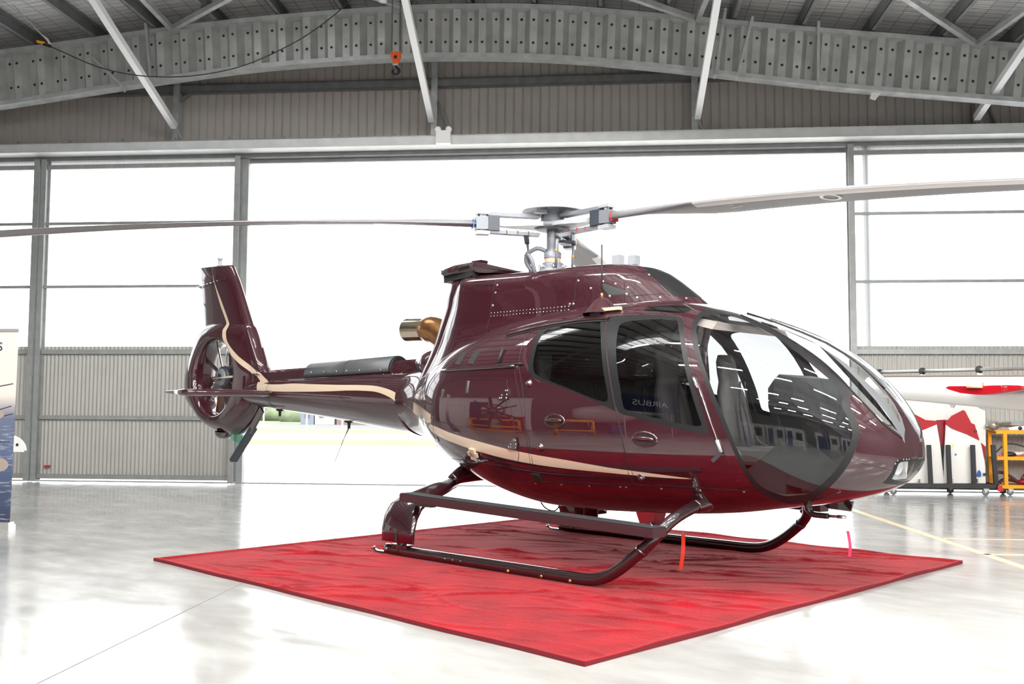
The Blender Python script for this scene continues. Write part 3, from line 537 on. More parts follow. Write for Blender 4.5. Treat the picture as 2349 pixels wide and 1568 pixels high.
# outlines of panels and panes on the hull surface, (station, angle) pairs of the right side; the left side mirrors them
REG = {
'bubble_o': [[0.6517,2.287],[0.6541,2.3489],[0.6568,2.4015],[0.6602,2.4492],[0.6643,2.5],[0.6689,2.5598],[0.6744,2.631],[0.6815,2.7223],[0.6886,2.8141],[0.6946,2.8923],[0.7005,2.9647],[0.7066,3.0316],[0.7129,3.0927],[0.7196,3.1407],[0.726,3.2499],[0.7312,3.3907],[0.7348,3.5359],[0.7367,3.6636],[0.7385,3.7802],[0.7412,3.8943],[0.7445,4.0035],[0.7489,4.1108],[0.7535,4.2098],[0.7572,4.2905],[0.7627,4.333],[0.7718,4.3175],[0.7841,4.2527],[0.7985,4.1608],[0.8143,4.0383],[0.832,3.8733],[0.8483,3.6961],[0.8609,3.5243],[0.8705,3.3483],[0.8771,3.1654],[0.8811,3.0874],[0.8833,3.0105],[0.8839,2.9346],[0.8828,2.8665],[0.8803,2.7978],[0.8764,2.706],[0.8716,2.6176],[0.8664,2.5637],[0.8625,2.5085],[0.8629,2.4022],[0.8625,2.2954],[0.8599,2.2639],[0.8515,2.2496],[0.8293,2.1926],[0.8035,2.1116],[0.7827,2.0336],[0.7624,1.9472],[0.7411,1.8664],[0.7199,1.8034],[0.6981,1.7487],[0.6781,1.705],[0.6649,1.688],[0.6564,1.6986],[0.6476,1.717],[0.6419,1.7596],[0.6399,1.8311],[0.6399,1.9156],[0.6419,2.007],[0.6447,2.1005],[0.6484,2.1997]],
'bubble_i': [[0.6592,2.2933],[0.6628,2.3575],[0.6672,2.4241],[0.6721,2.5007],[0.6779,2.5857],[0.6851,2.6847],[0.6923,2.7813],[0.6985,2.8627],[0.7045,2.938],[0.7107,3.0083],[0.7171,3.0741],[0.7239,3.1322],[0.7304,3.2155],[0.7353,3.3403],[0.739,3.4663],[0.7421,3.5825],[0.745,3.6869],[0.7486,3.7765],[0.753,3.8549],[0.7588,3.9324],[0.7652,3.9987],[0.7712,4.0434],[0.7779,4.0619],[0.7856,4.0508],[0.795,4.0088],[0.8063,3.9365],[0.8189,3.8357],[0.8325,3.701],[0.8453,3.5509],[0.8556,3.3972],[0.8635,3.242],[0.8686,3.1294],[0.8719,3.0665],[0.8737,3.0073],[0.874,2.9512],[0.8727,2.8902],[0.8701,2.8284],[0.8658,2.7635],[0.8612,2.7011],[0.8575,2.6464],[0.855,2.5905],[0.8554,2.5168],[0.8554,2.4446],[0.8544,2.407],[0.8479,2.3738],[0.8277,2.31],[0.8039,2.23],[0.7846,2.1506],[0.7658,2.0658],[0.7464,1.988],[0.7271,1.9264],[0.708,1.8787],[0.691,1.8474],[0.68,1.8449],[0.672,1.8608],[0.6634,1.8786],[0.6567,1.9095],[0.6532,1.9585],[0.6515,2.0155],[0.6514,2.073],[0.6528,2.1376],[0.6557,2.2159]],
'door_o': [[0.5305,2.274],[0.5348,2.2462],[0.5443,2.2488],[0.556,2.2407],[0.5697,2.2318],[0.5851,2.2179],[0.5994,2.1983],[0.6097,2.1819],[0.618,2.1705],[0.6245,2.1601],[0.6301,2.1684],[0.635,2.2075],[0.6404,2.2767],[0.6473,2.3794],[0.6543,2.4947],[0.6615,2.6134],[0.6683,2.7289],[0.6748,2.8386],[0.6806,2.9321],[0.6855,2.9991],[0.6898,3.0523],[0.6938,3.0997],[0.6963,3.1294],[0.696,3.1388],[0.6931,3.141],[0.6863,3.141],[0.6779,3.1399],[0.6707,3.1392],[0.6613,3.1376],[0.6451,3.1337],[0.6271,3.1282],[0.6113,3.1219],[0.5973,3.115],[0.5863,3.1119],[0.5782,3.1018],[0.5738,3.0679],[0.5707,3.0144],[0.5667,2.9431],[0.5622,2.8562],[0.557,2.7566],[0.5512,2.6526],[0.5459,2.565],[0.5409,2.4804],[0.5349,2.3729]],
'door_i': [[0.558,2.4766],[0.556,2.4179],[0.5565,2.3795],[0.5597,2.3523],[0.5672,2.3335],[0.5825,2.3092],[0.5987,2.2781],[0.6117,2.2452],[0.6216,2.2209],[0.626,2.2187],[0.629,2.2404],[0.6331,2.2827],[0.6383,2.3527],[0.6453,2.4582],[0.6524,2.5758],[0.6597,2.6974],[0.6663,2.8102],[0.6722,2.9038],[0.6773,2.9811],[0.6819,3.043],[0.6855,3.0852],[0.6877,3.1032],[0.6883,3.1116],[0.6873,3.1185],[0.6834,3.1221],[0.6742,3.1226],[0.6613,3.1205],[0.6449,3.116],[0.6271,3.1096],[0.6092,3.1018],[0.5942,3.0926],[0.5878,3.0877],[0.5849,3.0747],[0.5822,3.0317],[0.5796,2.9724],[0.5764,2.9162],[0.5729,2.8512],[0.569,2.7634],[0.5648,2.6648],[0.5612,2.5666]],
'rear_o': [[0.4268,2.8144],[0.4248,2.7664],[0.4233,2.7021],[0.422,2.6138],[0.4207,2.5152],[0.4202,2.4268],[0.4223,2.3528],[0.43,2.3156],[0.4432,2.3007],[0.4626,2.292],[0.4839,2.2879],[0.5042,2.2678],[0.5218,2.2773],[0.5322,2.3717],[0.5382,2.4798],[0.5435,2.5645],[0.5486,2.6524],[0.5544,2.7567],[0.5596,2.8564],[0.5642,2.9442],[0.5682,3.0148],[0.5723,3.0658],[0.5744,3.095],[0.5721,3.0968],[0.5662,3.0865],[0.5562,3.0734],[0.5427,3.0541],[0.5254,3.0271],[0.506,2.9968],[0.4864,2.9685],[0.468,2.9417],[0.4535,2.9205],[0.4424,2.9018],[0.4358,2.8836],[0.4318,2.8644],[0.4287,2.8436]],
'rear_i': [[0.4343,2.782],[0.4329,2.7301],[0.4321,2.6713],[0.4311,2.6068],[0.4304,2.5392],[0.431,2.4703],[0.4328,2.4101],[0.4355,2.3788],[0.4432,2.3631],[0.4605,2.3498],[0.4809,2.3408],[0.5013,2.3324],[0.5176,2.3311],[0.5219,2.3358],[0.5251,2.385],[0.5342,2.516],[0.5419,2.6518],[0.5477,2.7615],[0.5525,2.8567],[0.5574,2.9412],[0.5611,3.0027],[0.5624,3.0301],[0.5621,3.0429],[0.5606,3.0532],[0.5558,3.0553],[0.5451,3.0449],[0.5305,3.0253],[0.5124,2.9977],[0.4927,2.9651],[0.4729,2.9323],[0.4556,2.9009],[0.4459,2.8804],[0.4403,2.8594],[0.4364,2.825]],
'front_door': [[0.5257,2.257],[0.5318,2.3664],[0.5396,2.4801],[0.5447,2.5655],[0.5499,2.6525],[0.5554,2.7526],[0.5609,2.8563],[0.5666,2.9648],[0.5717,3.0554],[0.5759,3.1101],[0.5801,3.1455],[0.5846,3.269],[0.5865,3.4359],[0.5829,3.5871],[0.5839,3.7045],[0.6039,3.7311],[0.6301,3.7221],[0.6516,3.7357],[0.6739,3.7546],[0.7018,3.8185],[0.7244,3.8208],[0.7273,3.6143],[0.7194,3.395],[0.7127,3.2397],[0.7049,3.1389],[0.6971,3.0827],[0.6895,2.9992],[0.6819,2.9053],[0.6745,2.7995],[0.6676,2.6741],[0.6601,2.5357],[0.6511,2.3816],[0.6408,2.2363],[0.6339,2.158],[0.6269,2.1319],[0.6134,2.1467],[0.5976,2.1755],[0.5823,2.1907],[0.5672,2.2002],[0.5535,2.2071],[0.5417,2.2166],[0.5307,2.2198]],
'sliding_door': [[0.5243,2.2487],[0.5344,2.3598],[0.5389,2.48],[0.544,2.5657],[0.5493,2.6525],[0.5548,2.7526],[0.5602,2.8564],[0.566,2.9649],[0.5711,3.0555],[0.5752,3.1102],[0.5795,3.1456],[0.5839,3.2693],[0.5858,3.4362],[0.5896,3.5869],[0.5832,3.7047],[0.5512,3.7347],[0.509,3.7298],[0.4633,3.7562],[0.4261,3.7546],[0.4247,3.6474],[0.4333,3.5089],[0.4342,3.3723],[0.4328,3.2471],[0.43,3.1534],[0.4268,3.1042],[0.4231,3.0272],[0.4185,2.9374],[0.4124,2.8509],[0.4067,2.7662],[0.4041,2.6853],[0.4028,2.6049],[0.4008,2.5146],[0.3995,2.4234],[0.3998,2.3408],[0.4046,2.2769],[0.4195,2.2572],[0.4392,2.2576],[0.4596,2.2553],[0.481,2.2552],[0.5042,2.2358]],
'cargo_door': [[0.2357,2.9191],[0.2422,2.8789],[0.2509,2.8574],[0.2626,2.8482],[0.2797,2.8504],[0.307,2.861],[0.3353,2.8724],[0.363,2.8802],[0.3843,2.8903],[0.3896,2.904],[0.3898,2.9276],[0.3919,2.9589],[0.3952,3.0159],[0.4015,3.1167],[0.4072,3.2085],[0.4109,3.2965],[0.4126,3.3682],[0.4108,3.4382],[0.4066,3.4993],[0.4012,3.5552],[0.3929,3.5947],[0.3813,3.6007],[0.3629,3.5979],[0.3267,3.6221],[0.2845,3.6813],[0.2577,3.7502],[0.2352,3.8264],[0.2056,3.9357],[0.1971,3.9008],[0.1857,3.8659],[0.1715,3.8397],[0.2001,3.5438],[0.2064,3.3841],[0.2096,3.2677],[0.2125,3.1728],[0.2159,3.1203],[0.2212,3.0618],[0.2283,2.9878]],
'stripe': [[0.1946,3.3234],[0.2244,3.3087],[0.2581,3.3267],[0.2952,3.3368],[0.3313,3.3509],[0.363,3.3681],[0.3928,3.3875],[0.4206,3.4067],[0.4472,3.4245],[0.4714,3.4414],[0.4967,3.4609],[0.5273,3.4891],[0.5568,3.5163],[0.5804,3.5338],[0.6017,3.5494],[0.6232,3.5684],[0.6422,3.5881],[0.659,3.6075],[0.6676,3.622],[0.6585,3.623],[0.641,3.6174],[0.6217,3.6089],[0.5998,3.599],[0.5782,3.5891],[0.5543,3.5797],[0.524,3.5707],[0.4927,3.5595],[0.4672,3.5471],[0.4428,3.5342],[0.4162,3.5192],[0.3883,3.5019],[0.3585,3.4863],[0.3267,3.4731],[0.29,3.4622],[0.2528,3.455],[0.2207,3.4462],[0.1935,3.4417],[0.1832,3.3918]],
'post_o': [[0.6352,1.693],[0.6376,1.6448],[0.6443,1.6128],[0.6544,1.6093],[0.6643,1.6046],[0.662,1.5576],[0.6704,1.542],[0.7044,1.6448],[0.7351,1.784],[0.768,1.8996],[0.7975,1.9702],[0.8189,2.0249],[0.8367,2.081],[0.8527,2.1474],[0.8638,2.2148],[0.8661,2.2705],[0.8635,2.3062],[0.8604,2.3074],[0.8514,2.285],[0.8293,2.2272],[0.8038,2.1446],[0.7834,2.0682],[0.7636,1.9857],[0.743,1.9096],[0.7226,1.8504],[0.702,1.7991],[0.6834,1.7598],[0.6709,1.7467],[0.6624,1.7565],[0.6552,1.7925],[0.6489,1.8133],[0.6414,1.7661]],
'roof_window': [[0.575,2.1514],[0.5715,2.1053],[0.5738,2.0463],[0.5863,1.9995],[0.6006,1.949],[0.6122,1.907],[0.6216,1.8948],[0.6274,1.9515],[0.629,2.0188],[0.6277,2.0578],[0.6224,2.0906],[0.6097,2.121],[0.5948,2.1392],[0.5832,2.1544]],
'sill': [[0.3282,3.8526],[0.339,3.8313],[0.3535,3.8083],[0.3685,3.7904],[0.3818,3.78],[0.392,3.776],[0.4009,3.775],[0.4111,3.7733],[0.4251,3.7688],[0.4446,3.7597],[0.4671,3.7515],[0.4892,3.7463],[0.5081,3.7429],[0.5227,3.7402],[0.5349,3.7379],[0.547,3.7358],[0.5608,3.7336],[0.5777,3.7317],[0.596,3.7313],[0.6139,3.7325],[0.6294,3.7353],[0.6416,3.7398],[0.6519,3.7455],[0.6619,3.7525],[0.6735,3.7618],[0.6887,3.7762],[0.7058,3.7967],[0.7213,3.8189],[0.7319,3.8359]],
'belly_seam': [[0.4141,3.9034],[0.4297,3.905],[0.4511,3.9097],[0.4738,3.9201],[0.4947,3.9298],[0.5136,3.934],[0.5324,3.934],[0.5508,3.9322],[0.5687,3.931],[0.5877,3.931],[0.6072,3.9325],[0.6241,3.9351],[0.6356,3.9386]],
'body_joint': [[0.4008,2.824],[0.4036,2.8614],[0.4073,2.9115],[0.411,2.9651],[0.4144,3.0149],[0.4176,3.0607],[0.4207,3.1031],[0.4236,3.1356],[0.4262,3.1669],[0.4281,3.2198],[0.4293,3.2814],[0.4299,3.3473],[0.4298,3.4142],[0.4292,3.4848],[0.4279,3.5592],[0.4259,3.6284],[0.424,3.6806]],
'nose_joint': [[0.7532,3.9694],[0.7531,3.9971],[0.7528,4.0393],[0.7522,4.0889],[0.7516,4.1371],[0.7511,4.1844],[0.7504,4.2363],[0.7494,4.2868],[0.7484,4.3268]],
'post_line': [[0.6739,1.7071],[0.6863,1.7387],[0.7022,1.7716],[0.7193,1.8054],[0.7357,1.8437],[0.7521,1.8943],[0.7686,1.9491],[0.7838,1.9946],[0.797,2.0273],[0.8081,2.0568],[0.8179,2.0874],[0.8268,2.118],[0.835,2.1466],[0.8431,2.1771],[0.8506,2.2105],[0.857,2.2408],[0.8615,2.2616]],
'wind_edge': [[0.8615,2.2616],[0.8653,2.2754],[0.8709,2.2949],[0.8773,2.3176],[0.8836,2.3408],[0.89,2.3657],[0.8969,2.3928],[0.904,2.4174],[0.9108,2.4345],[0.9172,2.4417],[0.9233,2.4408],[0.9291,2.4319],[0.9348,2.4146],[0.9404,2.3839],[0.9458,2.3381],[0.9507,2.2837],[0.9543,2.2949]],
'nose_seam': [[0.8802,3.3687],[0.8836,3.3838],[0.8884,3.4072],[0.8942,3.4374],[0.9004,3.4731],[0.908,3.5223],[0.9171,3.5963],[0.9256,3.69],[0.9314,3.7756]],
'door_handle1': [0.4792, 3.1408],
'door_handle2': [0.6138, 3.2149],
'lock1': [0.4314, 2.9365],
'lock2': [0.4529, 3.343],
'lock3': [0.5992, 3.6275],
'hinge1': [0.39, 3.0124],
'hinge2': [0.4062, 3.3279],
'latch': [0.3145, 3.5189],
'tag1': [0.3048, 2.9373],
'tag2': [0.2408, 2.99],
'tag3': [0.2137, 3.5241],
'tri': [0.2576, 2.9672],
'vent': [0.4307, 3.7],
'wiper0': [0.676, 2.8201],
'wiper1': [0.681, 2.8502],
'wiper2': [0.7113, 3.2365],
'wiper3': [0.7126, 3.2764],
'wiper4': [0.7006, 3.3752],
'ant': [0.5076, 2.1258],
'wire_in': [0.7706, 4.4661],
'rivet0': [0.4206, 3.8071],
'rivet1': [0.4675, 3.7902],
'rivet2': [0.5137, 3.7858],
'rivet3': [0.5618, 3.7721],
'rivet4': [0.5702, 3.7713],
'rivet5': [0.6195, 3.7782],
'rivet6': [0.6699, 3.8016],
'rivet7': [0.7225, 3.8635],
'stripe_cone': [[0.0721,3.1472],[0.1498,3.1582],[0.2019,3.1756],[0.1991,3.3062],[0.1237,3.4248],[0.0674,3.3942]],
'wind_o': [[0.6754,1.6574],[0.7028,1.7354],[0.7358,1.8073],[0.7689,1.9119],[0.7977,1.9846],[0.819,2.0436],[0.8363,2.1015],[0.8499,2.1553],[0.8616,2.2082],[0.8729,2.2502],[0.8842,2.2914],[0.8974,2.339],[0.911,2.3723],[0.9234,2.3669],[0.9347,2.3269],[0.9441,2.2516],[0.9518,2.2338],[0.9575,2.2949],[0.9613,2.3211],[0.9643,2.3473],[0.9647,2.3211],[0.9497,1.0485],[0.9469,1.1357],[0.9434,1.379],[0.9349,1.5712],[0.9274,1.5731],[0.9197,1.5768],[0.9125,1.5804],[0.9048,1.5841],[0.8965,1.5884],[0.8875,1.5913],[0.8781,1.5902],[0.8671,1.5921],[0.8527,1.5934],[0.8363,1.5946],[0.8184,1.6011],[0.8,1.6038],[0.7846,1.6081],[0.7678,1.6069],[0.7439,1.5883],[0.7188,1.5764],[0.6945,1.5688],[0.6747,1.5628],[0.6666,1.5815]],
'wind_i': [[0.6881,1.7101],[0.711,1.7868],[0.7406,1.869],[0.7718,1.9663],[0.8001,2.0301],[0.821,2.0875],[0.8381,2.144],[0.8514,2.1942],[0.8628,2.2429],[0.8739,2.2818],[0.885,2.3197],[0.8981,2.3658],[0.9115,2.394],[0.9235,2.3669],[0.934,2.2986],[0.942,2.2106],[0.948,2.1727],[0.9526,2.2338],[0.9552,2.2338],[0.9564,2.2338],[0.9563,2.2338],[0.9543,2.1727],[0.9506,2.1117],[0.9412,1.6233],[0.9348,1.6354],[0.9277,1.638],[0.9203,1.6444],[0.9131,1.6474],[0.9055,1.6483],[0.8975,1.6484],[0.889,1.6485],[0.88,1.6481],[0.8695,1.6529],[0.8556,1.6575],[0.84,1.6631],[0.8229,1.6738],[0.8056,1.6812],[0.7914,1.6941],[0.7766,1.7068],[0.7557,1.698],[0.7335,1.6818],[0.7136,1.6714],[0.6974,1.6654],[0.686,1.6701]],
'chin_o': [[0.9944,4.4086],[0.9848,3.5933],[0.9708,3.4031],[0.9609,3.3471],[0.9535,3.3381],[0.9494,3.3714],[0.9464,3.4316],[0.9433,3.5179],[0.9396,3.6207],[0.9349,3.7307],[0.9287,3.8392],[0.9199,3.9459],[0.9112,4.0352],[0.9048,4.0847],[0.9007,4.1116]],
'chin_i': [[0.988,4.6547],[0.981,3.8998],[0.9684,3.6247],[0.9615,3.5632],[0.9567,3.5533],[0.9529,3.5817],[0.9497,3.6303],[0.947,3.6847],[0.9438,3.7575],[0.9387,3.8618],[0.9326,3.9657],[0.9254,4.059],[0.9195,4.1275]],
}
_k = np.concatenate([[0], np.cumsum(np.linalg.norm(np.diff(ST[:, [0, 1, 2, 4]], axis=0), axis=1))])
def _spl(t, T, V):
    d = np.diff(V, axis=0)/np.diff(T)[:, None]; m = np.zeros_like(V); m[0] = d[0]; m[-1] = d[-1]; h = np.diff(T)
    for i in range(1, len(T)-1): m[i] = (d[i-1]*h[i]+d[i]*h[i-1])/(h[i]+h[i-1])
    i = np.clip(np.searchsorted(T, t)-1, 0, len(T)-2); hh = h[i]; u = ((t-T[i])/hh)[..., None]; hh = hh[..., None]
    return ((2*u**3-3*u**2+1)*V[i]+(u**3-2*u**2+u)*hh*m[i]+(-2*u**3+3*u**2)*V[i+1]+(u**3-u**2)*hh*m[i+1])
def hull(s, th):
    s = np.asarray(s, float); th = np.asarray(th, float); P = _spl(s*_k[-1], _k, ST)
    x, t, b, zc, w, nt, nb = np.moveaxis(P, -1, 0); c, sn = np.cos(th), np.sin(th); n = np.where(sn >= 0, nt, nb)
    return np.stack([x, w*np.sign(c)*np.abs(c)**(2/n), zc+np.where(sn >= 0, t-zc, zc-b)*np.sign(sn)*np.abs(sn)**(2/n)], -1)
def hull_n(s, th):
    s = np.asarray(s, float); th = np.asarray(th, float); e = 2e-3
    s0 = np.clip(s, .002, .9975)
    a = hull(np.clip(s0+e, 0, .9995), th)-hull(s0-e, th); b = hull(s0, th+e)-hull(s0, th-e); n = np.cross(a, b); n /= np.linalg.norm(n, axis=-1, keepdims=True)+1e-12
    return n
_t = hull_n(np.array([.5]), np.array([PI]))[0]; NSGN = -1 if _t[1] > 0 else 1
def hullp(s, th, off=0.):
    return hull(s, th)+NSGN*hull_n(s, th)*off
def hv(p, off=0., left=False):
    q = Vector(hullp(np.array([p[0]]), np.array([p[1]]), off)[0]);
    if left: q.y = -q.y
    return q
def hn(p, left=False):
    q = Vector((NSGN*hull_n(np.array([p[0]]), np.array([p[1]])))[0])
    if left: q.y = -q.y
    return q
def on_top(s, y):
    P = _spl(np.asarray(s)*_k[-1], _k, ST); return PI/2-np.sign(y)*np.arcsin(np.minimum(.999, (abs(y)/P[..., 4])**(P[..., 5]/2)))
_ss = np.linspace(0, 1, 3000); _sx = _spl(_ss*_k[-1], _k, ST)[:, 0]
def s_at(x): return np.interp(x, _sx, _ss)
# windscreen outlines: post side from the table, centre-post side along the ridge
def windscreen(inner):
    A = REG['wind_i' if inner else 'wind_o']; n = len(A); pts = [p for p in A if hull(p[0], p[1])[1] < (-.13 if not inner else -.17)]
    y0 = .014 if not inner else .045
    xs = [3.285, 3.25, 3.19, 3.12, 3.03, 2.92, 2.8, 2.65, 2.45, 2.25, 2.1] if not inner else [3.265, 3.24, 3.19, 3.12, 3.03, 2.92, 2.8, 2.65, 2.45, 2.25, 2.14]
    ys = [.085, .055, .038, .026, .02]+[y0]*6 if not inner else [.115, .085, .065, .052, .045]+[y0]*6
    for x, y in zip(xs, ys):
        s = float(s_at(x)); pts.append([s, float(on_top(np.array(s), -y))])
    return pts
REG['wind_o'] = windscreen(False); REG['wind_i'] = windscreen(True)
for k in ('chin_o', 'chin_i'):
    A = REG[k]; e = 1.5*PI
    REG[k] = A+([[.905, 4.25], [.91, e+.02], [.9965, e+.02]] if k == 'chin_o' else [[.922, 4.30], [.925, e+.02], [.988, e+.02]])
ORDER = [  # later entries win
    ('cargo_door', 'cargo_door'), ('sliding_door', 'sliding_door'), ('front_door', 'front_door'),
    ('rear_o', 'window_frame'), ('door_o', 'window_frame'), ('post_o', 'windscreen_post'), ('bubble_o', 'window_frame'), ('wind_o', 'windscreen_frame'), ('chin_o', 'lamp_frame'), ('roof_window', 'roof_window'),
    ('rear_i', 'rear_pane'), ('door_i', 'door_pane'), ('bubble_i', 'bubble_pane'), ('wind_i', 'windscreen_pane'), ('chin_i', 'lamp_cover')]
SX, TX = 6.2, 1.0
def mir(P): return [[s, PI-t] for s, t in P]
def inpoly(Q, P):
    P = np.array(P); x, y = Q[:, 0], Q[:, 1]; ins = np.zeros(len(Q), bool); n = len(P)
    for i in range(n):
        x1, y1 = P[i]; x2, y2 = P[(i+1) % n]
        if y1 == y2: continue
        c = ((y1 > y) != (y2 > y)) & (x < (x2-x1)*(y-y1)/(y2-y1)+x1); ins ^= c
    return ins
# one constrained triangulation of the whole shell in (station, angle) space
pts, edges = [], []
rings = {}
for k in [a for a, b in ORDER]+['stripe', 'stripe_cone']:
    for side in (0, 1):
        P = REG[k] if side == 0 else mir(REG[k]); P = [[min(max(s, .001), .9995), min(max(t, -PI/2+1e-4), 1.5*PI-1e-4)] for s, t in P]
        rings[(k, side)] = P; i0 = len(pts); n = len(P)
        for s, t in P: pts.append(Vector((s*SX, t*TX)))
        edges += [(i0+i, i0+(i+1) % n) for i in range(n)]
NS, NT = 150, 132
g_s = np.unique(np.concatenate([np.linspace(0, .93, NS), 1-(.07*np.linspace(1, .03, 26)**1.5), [.9995]]))
g_t = np.linspace(-PI/2, 1.5*PI, NT+1)
i0 = len(pts)
for s in g_s:
    for t in g_t: pts.append(Vector((s*SX, t*TX)))
_ob = [i0+i*(NT+1) for i in range(len(g_s))]
V2, _, F2, _, _, _ = delaunay_2d_cdt(pts, edges, [], 0, 1e-6)
V2 = np.array([[v.x/SX, v.y/TX] for v in V2]); F2 = np.array([f for f in F2 if len(f) == 3])
HP = hull(np.clip(V2[:, 0], 0, .9999), V2[:, 1]); HN = NSGN*hull_n(V2[:, 0], V2[:, 1])
cen = V2[F2].mean(1)
reg = np.zeros(len(F2), int); names = ['cabin_shell']
rid = {}
for k, nm in ORDER:
    for side in (0, 1):
        names.append((k, side)); rid[(k, side)] = len(names)-1; reg[inpoly(cen, rings[(k, side)])] = len(names)-1
stripe = np.zeros(len(F2), bool)
for k in ('stripe', 'stripe_cone'):
    for side in (0, 1): stripe |= inpoly(cen, rings[(k, side)])
fn = np.cross(HP[F2[:, 1]]-HP[F2[:, 0]], HP[F2[:, 2]]-HP[F2[:, 0]]); flip = (fn*HN[F2].mean(1)).sum(1) < 0
F2[flip] = F2[flip][:, ::-1]
def shell(name, mask, mats, parent, off=0., usestripe=True, **kw):
    fs = F2[mask]; ids, inv = np.unique(fs, return_inverse=True); inv = inv.reshape(fs.shape)
    P = HP[ids]+HN[ids]*off; org = (P.min(0)+P.max(0))/2
    me = bpy.data.meshes.new(name); me.from_pydata((P-org).tolist(), [], inv.tolist())
    for m in mats: me.materials.append(MATS[m])
    me.polygons.foreach_set('use_smooth', [True]*len(fs))
    if usestripe and len(mats) > 1: me.polygons.foreach_set('material_index', stripe[mask].astype(int))
    me.update(); me.normals_split_custom_set_from_vertices([tuple(x) for x in HN[ids]])
    return link(name, me, org, parent, **kw)
HELI = thing('helicopter', (0, 0, 0), 'burgundy helicopter with a cream stripe standing on the red carpet', 'helicopter')
cab = shell('cabin_shell', reg == 0, ['burgundy', 'cream'], HELI)
parts = {}
for side in (0, 1):
    lr = 'right' if side == 0 else 'left'
    for k, nm in (('cargo_door', 'cargo_door'), ('sliding_door', 'sliding_door'), ('front_door', 'front_door')):
        parts[(k, side)] = shell(nm, reg == rid[(k, side)], ['burgundy', 'cream'], HELI)
    for k, nm, ki, ni, par, gl in (('rear_o', 'window_frame', 'rear_i', 'window_pane', 'sliding_door', 'side_glass'), ('door_o', 'window_frame', 'door_i', 'window_pane', 'front_door', 'side_glass')):
        shell(nm, reg == rid[(k, side)], ['window_frame'], parts[(par, side)], usestripe=False); shell(ni, reg == rid[(ki, side)], [gl], parts[(par, side)], usestripe=False)
    bw = shell('bubble_window', reg == rid[('bubble_o', side)], ['window_frame'], HELI, usestripe=False); shell('window_pane', reg == rid[('bubble_i', side)], ['front_glass'], bw, usestripe=False)
    ws = shell('windscreen', reg == rid[('wind_o', side)], ['frame_silver'], HELI, usestripe=False); shell('windscreen_pane', reg == rid[('wind_i', side)], ['front_glass'], ws, usestripe=False)
    shell('windscreen_post', reg == rid[('post_o', side)], ['black_gloss'], HELI, usestripe=False)
    shell('roof_window', reg == rid[('roof_window', side)], ['side_glass'], HELI, usestripe=False)
nl = shell('nose_lamp', (reg == rid[('chin_o', 0)]) | (reg == rid[('chin_o', 1)]), ['window_frame'], HELI, usestripe=False)
shell('lamp_cover', (reg == rid[('chin_i', 0)]) | (reg == rid[('chin_i', 1)]), ['clear_glass'], nl, usestripe=False)
MB().lathe((3.22, -.08, .96), (1, -.25, -.1), [(0, -.06), (.03, -.05), (.055, 0), (.058, .005)], 18).build('lamp_bowl', 'lamp_white', nl)
MB().lathe((3.22, .08, .96), (1, .25, -.1), [(0, -.06), (.03, -.05), (.055, 0), (.058, .005)], 18).build('lamp_bowl', 'lamp_white', nl)
MB().box((3.17, 0, .96), (.01, .42, .2)).build('lamp_backplate', 'lamp_white', nl)
for side in (False, True):
    for p in ((.9665, 3.41), (.9745, 3.50), (.9815, 3.60), (.951, 3.40), (.944, 3.54)):
        MB().lathe(hv(p, .001, side), hn(p, side), [(.006, 0), (.005, .002), (0, .003)], 8).build('frame_screw', 'chrome', nl)
def line_on(key, name, parent, r=.0028, m='seam', closed=False, off=0.):
    P = REG[key] if isinstance(key, str) else key
    for left in (False, True):
        q = [hv(p, off, left) for p in P]
        if closed: q.append(q[0])
        MB().tube(q, r, 5, cap=False).build(name, m, parent(left) if callable(parent) else parent)
for k in ('front_door', 'sliding_door', 'cargo_door'):
    line_on(k, 'door_seam', lambda left, k=k: parts[(k, 1 if left else 0)], closed=True)
for k in ('sill', 'belly_seam', 'body_joint', 'nose_joint', 'nose_seam'): line_on(k, 'panel_seam', cab, .0022)
line_on(REG['post_line']+REG['wind_edge'][1:], 'windscreen_seal', cab, .006, 'black_rubber', off=.002)
# centre post with the wiper lying on it
q = [hv((float(s_at(x)), PI/2), .004) for x in (1.95, 2.2, 2.45, 2.65, 2.8, 2.92, 3.03, 3.1)]
MB().tube(q, .009, 6).build('centre_strip', 'black_rubber', cab)
# roof rail of the sliding door
rail = []
for x in np.linspace(-.05, 1.12, 14):
    s = float(s_at(x)); th = float(on_top(np.array(s), -.80)); rail.append([s, th])
line_on(rail, 'door_rail', cab, .012, 'burgundy_dark', off=.004); line_on([[s, t+.035] for s, t in rail], 'rail_slot', cab, .006, 'black_rubber', off=.002)
# ------------------------------------------------------------------ tail boom
def ell(x, yc, zc, w, h, n=28, e=2.0):
    return [Vector((x, yc+w*math.copysign(abs(math.cos(a))**(2/e), math.cos(a)), zc+h*math.copysign(abs(math.sin(a))**(2/e), math.sin(a)))) for a in [2*PI*k/n for k in range(n)]]
BM = [(-2.05, 1.795, 1.06, .375), (-2.14, 1.79, 1.085, .368), (-2.6, 1.785, 1.13, .335), (-3.4, 1.775, 1.21, .285), (-4.2, 1.765, 1.285, .24), (-4.9, 1.755, 1.345, .205), (-5.35, 1.745, 1.38, .18), (-5.8, 1.72, 1.42, .14)]
def boom_at(x):
    X = [-b[0] for b in BM]; return [float(np.interp(-x, X, [b[i] for b in BM])) for i in (1, 2, 3)]
rings = []
for x in np.linspace(-2.05, -5.8, 40):
    t, b, w = boom_at(x); rings.append(ell(x, 0, (t+b)/2, w, (t-b)/2, 40))
boom = MB().loft(rings).build('tail_boom', 'burgundy', HELI)
MB().lathe((-2.135, 0, 1.438), (1, 0, 0), [(.374, -.004), (.376, 0), (.374, .004)], 48).build('boom_joint', 'seam', boom) if False else None
